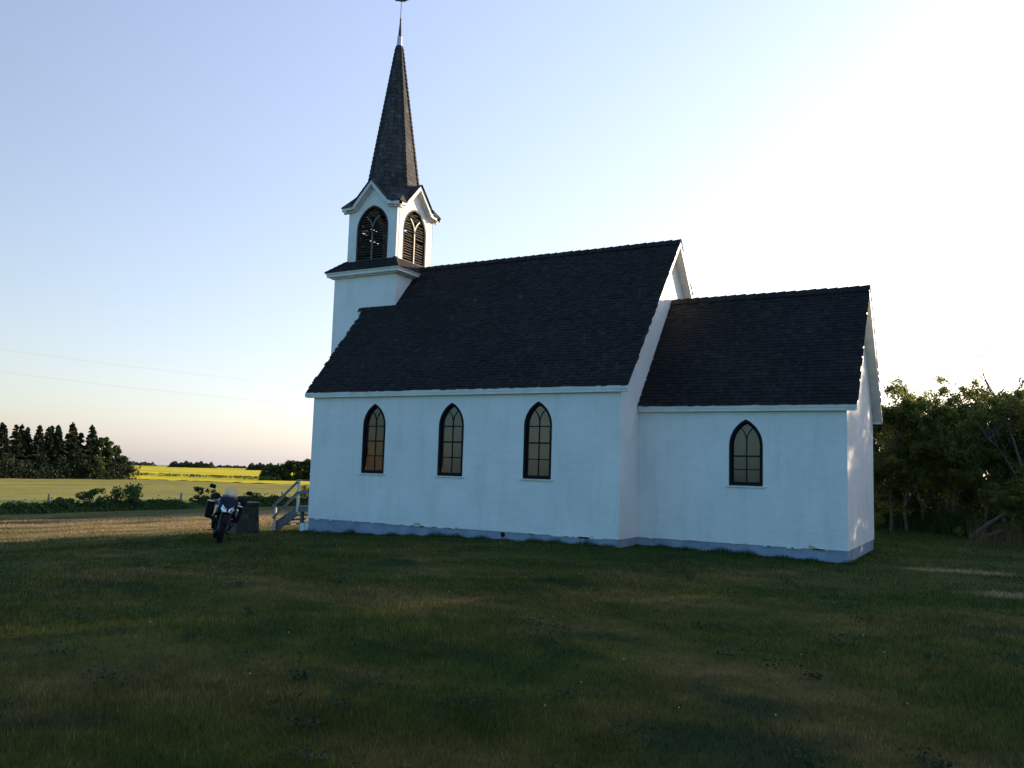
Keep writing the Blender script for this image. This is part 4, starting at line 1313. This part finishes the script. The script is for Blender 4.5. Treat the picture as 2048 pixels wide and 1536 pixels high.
# fence
fe = empty('wire_fence', (-33.6, 18, G(-33.6, 18))); tag(fe, 'old wire fence with pale wooden posts in the weeds', 'fence')
fys = [-6.0, 3.9, 13.85, 23.7, 33.7, 44.0, 55.0]
for y in fys:
    mb = MB(); mb.tube([(-33.6, y, G(-33.6, y) - .2), (-33.58, y + .03, G(-33.6, y) + 1.15)], [.085, .07], 8); par(mb.build('post', 'post', fe), fe)
for h in (.45, .75, 1.05):
    mb = MB()
    for a, b2 in zip(fys[:-1], fys[1:]): mb.tube([(-33.6, a, G(-33.6, a) + h), (-33.6, (a + b2) / 2, G(-33.6, 0) + h - .05), (-33.6, b2, G(-33.6, b2) + h)], .006, 4)
    par(mb.build('wire', 'cable', fe), fe)

# undergrowth at the foot of the right-hand grove
n = 26000
t_ = rng.random(n) ** .8
ex = 12.6 + 8.5 * t_; ey = 18.3 - 9.6 * t_ + rng.gamma(2.0, .8, n)
hb_ = rng.uniform(.25, .8, n) + .25 * np.sin(ex * 2.1)
tri = blades(ex, ey, np.clip(hb_, .15, 1.1), rng.uniform(.03, .06, n), .5)
o = np_mesh('tall_weeds', tri, 3, 'weed', np.clip(rng.normal(.4, .25, n), 0, 1)); tag(o, 'tall dark weeds along the foot of the grove beside the chancel', 'weeds', kind='stuff')
n = 1500
ex = rng.uniform(16.2, 21, n); ey = 10.6 + (18.2 - ex) * .9 + rng.normal(0, .9, n)
o = np_mesh('dry_grass', blades(ex, ey, rng.random(n) ** 1.5 * .75 + .15, rng.uniform(.012, .022, n), .6), 3, 'drygrass', rng.random(n))
tag(o, 'straw coloured tall grass stems at the edge of the grove', 'grass', kind='stuff')

n = 60000
ex = rng.uniform(9.5, 34, n); ey = rng.uniform(17.5, 26, n)
ez = gz(ex, ey) + rng.random(n) ** .9 * (1.7 + .6 * np.sin(ex * 1.3) * np.sin(ey * .9))
a = rng.normal(size=(n, 3)); a /= np.linalg.norm(a, axis=1)[:, None]; b_ = np.cross(a, rng.normal(size=(n, 3))); b_ /= np.linalg.norm(b_, axis=1)[:, None]
s_ = rng.uniform(.1, .22, n)[:, None]; c_ = np.stack([ex, ey, ez], -1)
o = np_mesh('undergrowth', np.stack([c_ - a * s_ * .5, c_ + b_ * s_ * .3, c_ + a * s_ * .5, c_ - b_ * s_ * .3], 1), 4, 'leaf2', np.clip(rng.normal(.4, .2, n), 0, 1)); tag(o, 'dark leafy undergrowth between the stems of the grove', 'undergrowth', kind='stuff')

# ------------------------------------------------------------------ lawn blades
n = 620000
rr = 3.6 + 42 * rng.random(n) ** 1.75
aa = np.radians(rng.uniform(70, 168, n))
bx, by = CAM.x + rr * np.cos(aa), CAM.y + rr * np.sin(aa)
inside = ((bx > -.02) & (bx < L) & (by > 0) & (by < W)) | ((bx > L - .1) & (bx < XC) & (by > YS) & (by < W - YS)) | ((bx > TX0) & (bx < .1) & (by > TY0) & (by < TY1))
bx, by, rr = bx[~inside], by[~inside], rr[~inside]
h = rng.uniform(.018, .055, len(bx)) * (1 + .5 * np.sin(bx * 1.1 + np.sin(by * .7) * 2) * np.sin(by * .9 + 1.3))
h = np.clip(h, .012, None) * np.where(rng.random(len(bx)) < .008, 2.2, 1)
tri = blades(bx, by, h, .0058 * (rr / 5) ** .85, .9)
tn = np.clip(rng.normal(.4, .2, len(bx)), 0, .85); tn[rng.random(len(bx)) < .02] = 1
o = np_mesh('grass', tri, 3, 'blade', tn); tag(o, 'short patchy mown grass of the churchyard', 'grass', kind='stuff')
# longer grass at the foot of the walls
n = 9000
sx_ = rng.uniform(0, 14.3, n); sy_ = np.where(sx_ < L, 0, YS) - np.abs(rng.normal(0, .12, n)) - .01
m_ = np.clip(.6 + .5 * np.sin(sx_ * 3.1) * np.sin(sx_ * 1.3 + 2) + .3 * np.sin(sx_ * 9), .15, 1.3)
tri = blades(sx_, sy_, rng.uniform(.05, .17, n) * m_, np.full(n, .009), .5)
o = np_mesh('long_grass', tri, 3, 'blade', np.clip(rng.normal(.4, .2, n), 0, 1)); tag(o, 'longer unmown grass fringe along the blue grey foundation', 'grass', kind='stuff')
# broadleaf weed rosettes and clover clumps
nc_ = 230
cr_ = 4.2 + 22 * rng.random(nc_) ** 1.3; ca_ = np.radians(rng.uniform(78, 160, nc_))
wx_, wy_ = CAM.x + cr_ * np.cos(ca_), CAM.y + cr_ * np.sin(ca_)
ok_ = (wy_ < -.5) | (wx_ > 15) | (wx_ < -3); wx_, wy_ = wx_[ok_], wy_[ok_]
k = rng.integers(0, len(wx_), 12000); rad_ = rng.uniform(.06, .32, len(wx_))
lx = wx_[k] + rng.normal(0, 1, len(k)) * rad_[k] * .6; ly = wy_[k] + rng.normal(0, 1, len(k)) * rad_[k] * .45
c_ = np.stack([lx, ly, gz(lx, ly) + rng.uniform(.015, .075, len(k))], -1)
a = rng.normal(size=(len(k), 3)) * np.array([1, 1, .5]); a /= np.linalg.norm(a, axis=1)[:, None]; b_ = np.cross(a, rng.normal(size=(len(k), 3))); b_ /= np.linalg.norm(b_, axis=1)[:, None]
s_ = rng.uniform(.014, .04, len(k))[:, None]
o = np_mesh('lawn_weeds', np.stack([c_ - a * s_ * .6, c_ + b_ * s_ * .35, c_ + a * s_ * .6, c_ - b_ * s_ * .35], 1), 4, 'lawnweed', np.clip(rng.normal(.4, .22, len(k)) + (rng.normal(0, .2, len(wx_)))[k], 0, 1)); tag(o, 'low dark clumps of clover and weeds in the lawn', 'weeds', kind='stuff')
# clover and seed heads
n = 60
kx = rng.uniform(0, 17, n); ky = rng.uniform(-14, -1.5, n); kz = gz(kx, ky) + rng.uniform(.03, .08, n)
M['flower'] = simple('white_clover_flower', (.5, .5, .45), .8)
mb = MB()
for x, y, z in zip(kx, ky, kz): mb.ell((x, y, z), (.006, .006, .006), 6, 4)
o = mb.build('clover_flowers', 'flower'); tag(o, 'scattered tiny white clover heads in the lawn', 'flowers', kind='stuff')

# ------------------------------------------------------------------ spruce grove and far woods
def spruce(h, r, seed, nl=9000, dead=False):
    rg = np.random.default_rng(seed); root = empty('spruce_tree')
    mb = MB(); mb.tube([(0, 0, -.5), (0, 0, h * .5), (0, 0, h)], [.2, .11, .015], 7, cap=False); mb.build('trunk', 'bark', root)
    nb = 190; zb = h * (.06 + .93 * rg.random(nb) ** .9); az = rg.uniform(0, 2 * np.pi, nb)
    ln = r * np.minimum(.92, (1 - zb / h) * 1.5) ** .8 * rg.uniform(.6, 1.2, nb) + .12
    k = rg.integers(0, nb, nl); u = rg.random(nl) ** .7
    px_ = np.cos(az[k]) * ln[k] * u; py_ = np.sin(az[k]) * ln[k] * u
    pz_ = zb[k] - .35 * ln[k] * u + .18 * ln[k] * u ** 3 + rg.normal(0, .07, nl)
    wv = rg.normal(0, .10, (nl, 2)) * (ln[k] * u * .8)[:, None]
    c_ = np.stack([px_ + wv[:, 0], py_ + wv[:, 1], pz_], -1)
    a = np.stack([np.cos(az[k]), np.sin(az[k]), rg.normal(-.4, .4, nl)], -1) + rg.normal(0, .35, (nl, 3)); b_ = np.cross(a, rg.normal(size=(nl, 3)))
    a /= np.linalg.norm(a, axis=1)[:, None]; b_ /= np.linalg.norm(b_, axis=1)[:, None]
    s_ = rg.uniform(.3, .65, nl)[:, None]
    np_mesh('crown', np.stack([c_ - a * s_ * .5, c_ + b_ * s_ * .22, c_ + a * s_ * .5, c_ - b_ * s_ * .22], 1), 4, 'needle', np.clip(rg.normal(.4, .22, nl), 0, 1), root)
    return root
SP = [spruce(12.4, 1.9, 1), spruce(11.2, 1.8, 2), spruce(12.8, 2.1, 3)]
su = [False] * 3
row = [ # u in picture of the top, used only to choose the sequence of sizes along the north-south line
    (77.2, 10.2), (78.9, 10.9), (79.9, 10.6), (81.3, 10.9), (83.1, 10.1), (84.4, 10.2), (85.9, 11.1), (87.2, 9.3), (88.3, 10.9), (90.3, 11.4), (91.6, 10.8), (93.0, 12.2), (94.6, 11.4), (96.0, 10.2), (97.6, 11.9)]
lbs = ['spruce with a thin reddish top at the picture edge', 'spruce next to the edge one, slightly taller', 'slim spruce third in the row from the picture edge', 'broad spruce with a pointed top near the picture edge',
       'shorter spruce right of the broad one', 'short slim spruce beside a notch in the row', 'tall broad spruce before the notch', 'small spruce sunk between two taller ones', 'spruce with an even cone left of the row middle',
       'spruce in the row middle with a double-looking top', 'spruce with a dense crown beside the tallest', 'spruce leaning against the tallest one', 'tallest spruce of the grove', 'dark spruce just right of the tallest', 'wide spruce with spreading branches ending the row']
for i, ((y, s_), lb) in enumerate(zip(row, lbs)):
    k = i % 3; o = SP[k] if not su[k] else copy_tree(SP[k]); su[k] = True
    x = -152 + 1.2 * math.sin(i * 2.4); hs_ = s_ / (12.4, 11.2, 12.8)[k]; o.location = (x, y, G(x, y)); o.scale = (hs_ * 1.1, hs_ * 1.1, hs_); o.rotation_euler = (0, 0, i * 1.3)
    tag(o, lb, 'tree', 'spruce trees of the far grove')
for i in range(20):
    k = (i + 1) % 3; o = copy_tree(SP[k]); x = -156.5 + 2 * math.sin(i * 1.9); y = 74 + i * 1.55; s_ = .83 + .11 * random.random()
    o.location = (x, y, G(x, y)); o.scale = (s_,) * 3; o.rotation_euler = (0, 0, i * 2.1)
    tag(o, 'back-row spruce filling the gaps of the far grove', 'tree', 'back-row spruce trees of the far grove')
def bushtree(x, y, h, r, n, label, mat='leaf2', cat='tree', name='poplar_tree', size=.35, low=.15, group=None):
    root = empty(name, (x, y, G(x, y))); k = 95
    zz = h * (low + (.95 - low) * rng.random(k)); az = rng.uniform(0, 6.28, k); ww = r * np.sqrt(np.clip(1 - ((zz / h - .45) / .62) ** 2, .03, 1)) * rng.uniform(.35, 1, k)
    cs = np.stack([np.cos(az) * ww, np.sin(az) * ww, zz], -1)
    q, tn = leaf_cloud(cs, rng.uniform(.5, 1.0, k) * r * .27, int(n * 2.6), size); np_mesh('crown', q, 4, mat, tn, root)
    mb = MB(); mb.tube([(0, 0, -.3), (0, 0, h * .5), (.1, .1, h * .9)], [.16, .1, .03], 6, cap=False)
    for i in range(0, k, 8): mb.tube([(0, 0, zz[i] * .5), tuple(cs[i])], [.05, .02], 5, cap=False)
    mb.build('trunk', 'palebark', root); return tag(root, label, cat, group)
bushtree(-151, 100.2, 9.6, 2.4, 5000, 'rounded leafy tree joining the end of the spruce row')
bushtree(-151, 102.8, 7.8, 2.3, 4200, 'lower leafy tree at the end of the grove beside the yellow field')
bushtree(-150.5, 105.2, 5.6, 2.2, 3600, 'lowest rounded tree where the grove meets the yellow field')
bushtree(-148.5, 96, 5.5, 2.6, 3000, 'bushy broadleaf in front of the tallest spruces')
# undergrowth that closes the foot of the grove
n = 44000
gx = rng.uniform(-157, -147, n); gy = rng.uniform(60, 107.5, n); gh = rng.random(n) * (3.6 + 1.0 * np.sin(gy * .5) + .8 * np.sin(gy * 1.7))
c_ = np.stack([gx, gy, gz(gx, gy) + gh], -1)
a = rng.normal(size=(n, 3)); a /= np.linalg.norm(a, axis=1)[:, None]; b_ = np.cross(a, rng.normal(size=(n, 3))); b_ /= np.linalg.norm(b_, axis=1)[:, None]
s_ = rng.uniform(.2, .42, n)[:, None]
o = np_mesh('grove_undergrowth', np.stack([c_ - a * s_ * .5, c_ + b_ * s_ * .3, c_ + a * s_ * .5, c_ - b_ * s_ * .3], 1), 4, 'needle', rng.random(n) * .35); tag(o, 'dark undergrowth along the foot of the spruce grove', 'undergrowth', kind='stuff')
# bush clump in the yellow field beside the church corner
for i, (x, y, h, r, lb) in enumerate(((-143.5, 143.5, 4.2, 3.0, 'low rounded bush at the open end of the clump in the yellow field'), (-140, 147.5, 5.4, 3.6, 'middle tree of the clump in the yellow field'), (-137, 151.5, 6.0, 3.4, 'taller tree of the clump beside the church corner'),
                                  (-134, 155.5, 6.4, 4.0, 'tree of the clump nearly hidden by the church corner'), (-131, 160, 6.0, 4.0, 'tree of the clump seen past the porch rail'))):
    bushtree(x, y, h, r, 5200, lb, mat='leaf2', low=.05, name='bushy_tree', group='bushy trees of the clump in the yellow field')
# dark weeds in the canola
n = 1800
k = rng.integers(0, 7, n); wc = np.array([(-190, 141), (-178, 140.5), (-168, 140), (-158, 139), (-148, 137.5), (-140, 137), (-214, 143)])
c_ = np.stack([wc[k, 0] + rng.normal(0, 2.2, n), wc[k, 1] + rng.normal(0, .8, n), np.zeros(n)], -1); c_[:, 2] = gz(c_[:, 0], c_[:, 1]) + .75 + rng.random(n) * .7
a = rng.normal(size=(n, 3)); a /= np.linalg.norm(a, axis=1)[:, None]; b_ = np.cross(a, rng.normal(size=(n, 3))); b_ /= np.linalg.norm(b_, axis=1)[:, None]
s_ = rng.uniform(.25, .5, n)[:, None]
o = np_mesh('field_weeds', np.stack([c_ - a * s_ * .5, c_ + b_ * s_ * .3, c_ + a * s_ * .5, c_ - b_ * s_ * .3], 1), 4, 'leaf2', rng.random(n)); tag(o, 'patches of dark weeds standing out of the yellow canola', 'weeds', kind='stuff')
def farwood(az0, az1, d, h, label, n=5000):
    az = np.radians(rng.uniform(az0, az1, n)); dd = d + rng.uniform(0, 60, n)
    x, y = CAM.x + dd * np.cos(az), CAM.y + dd * np.sin(az)
    t_ = (np.degrees(az) - az0) / (az1 - az0); env = np.clip(np.minimum(t_, 1 - t_) * 9, .15, 1) * (.8 + .14 * np.sin(t_ * 23) + .1 * np.sin(t_ * 61 + 1))
    z = gz(x, y) + h * env * rng.random(n) ** .7
    c_ = np.stack([x, y, z], -1); a = rng.normal(size=(n, 3)); a /= np.linalg.norm(a, axis=1)[:, None]; b_ = np.cross(a, rng.normal(size=(n, 3))); b_ /= np.linalg.norm(b_, axis=1)[:, None]
    s_ = rng.uniform(1.2, 2.6, n)[:, None]
    o = np_mesh('distant_woods', np.stack([c_ - a * s_ * .5, c_ + b_ * s_ * .4, c_ + a * s_ * .5, c_ - b_ * s_ * .4], 1), 4, 'far', np.clip(rng.normal(.45, .2, n), 0, 1))
    return tag(o, label, 'woods', kind='stuff')
farwood(138.1, 141.0, 1150, 8.5, 'far line of trees on the horizon beyond the yellow field')
farwood(134.1, 136.3, 900, 8.0, 'far dark wood on the horizon next to the bush clump')
farwood(141.6, 143.7, 1700, 8, 'faint low far tree line beside the spruce grove', 2500)
farwood(136.2, 138.2, 1500, 5, 'thin far hedge line between the two far woods', 2500)
farwood(144, 151.5, 900, 7, 'far trees hidden behind the spruce grove', 2500)

# ------------------------------------------------------------------ power lines
pw = empty('power_line', (-40, 20, G(-40, 20))); tag(pw, 'two faint overhead wires sloping across the sky', 'wires')
for a, b2 in ((Vector((-55.28, 11.59, 10.4)), Vector((-51.52, 57.46, 10.62))), (Vector((-55.32, 11.77, 8.66)), Vector((-51.57, 57.69, 8.41)))):
    mb = MB(); mb.tube([a.lerp(b2, k / 10) - Vector((0, 0, .35 * 4 * (k / 10) * (1 - k / 10))) for k in range(11)], .006, 5)
    par(mb.build('wire', 'cable', pw), pw)
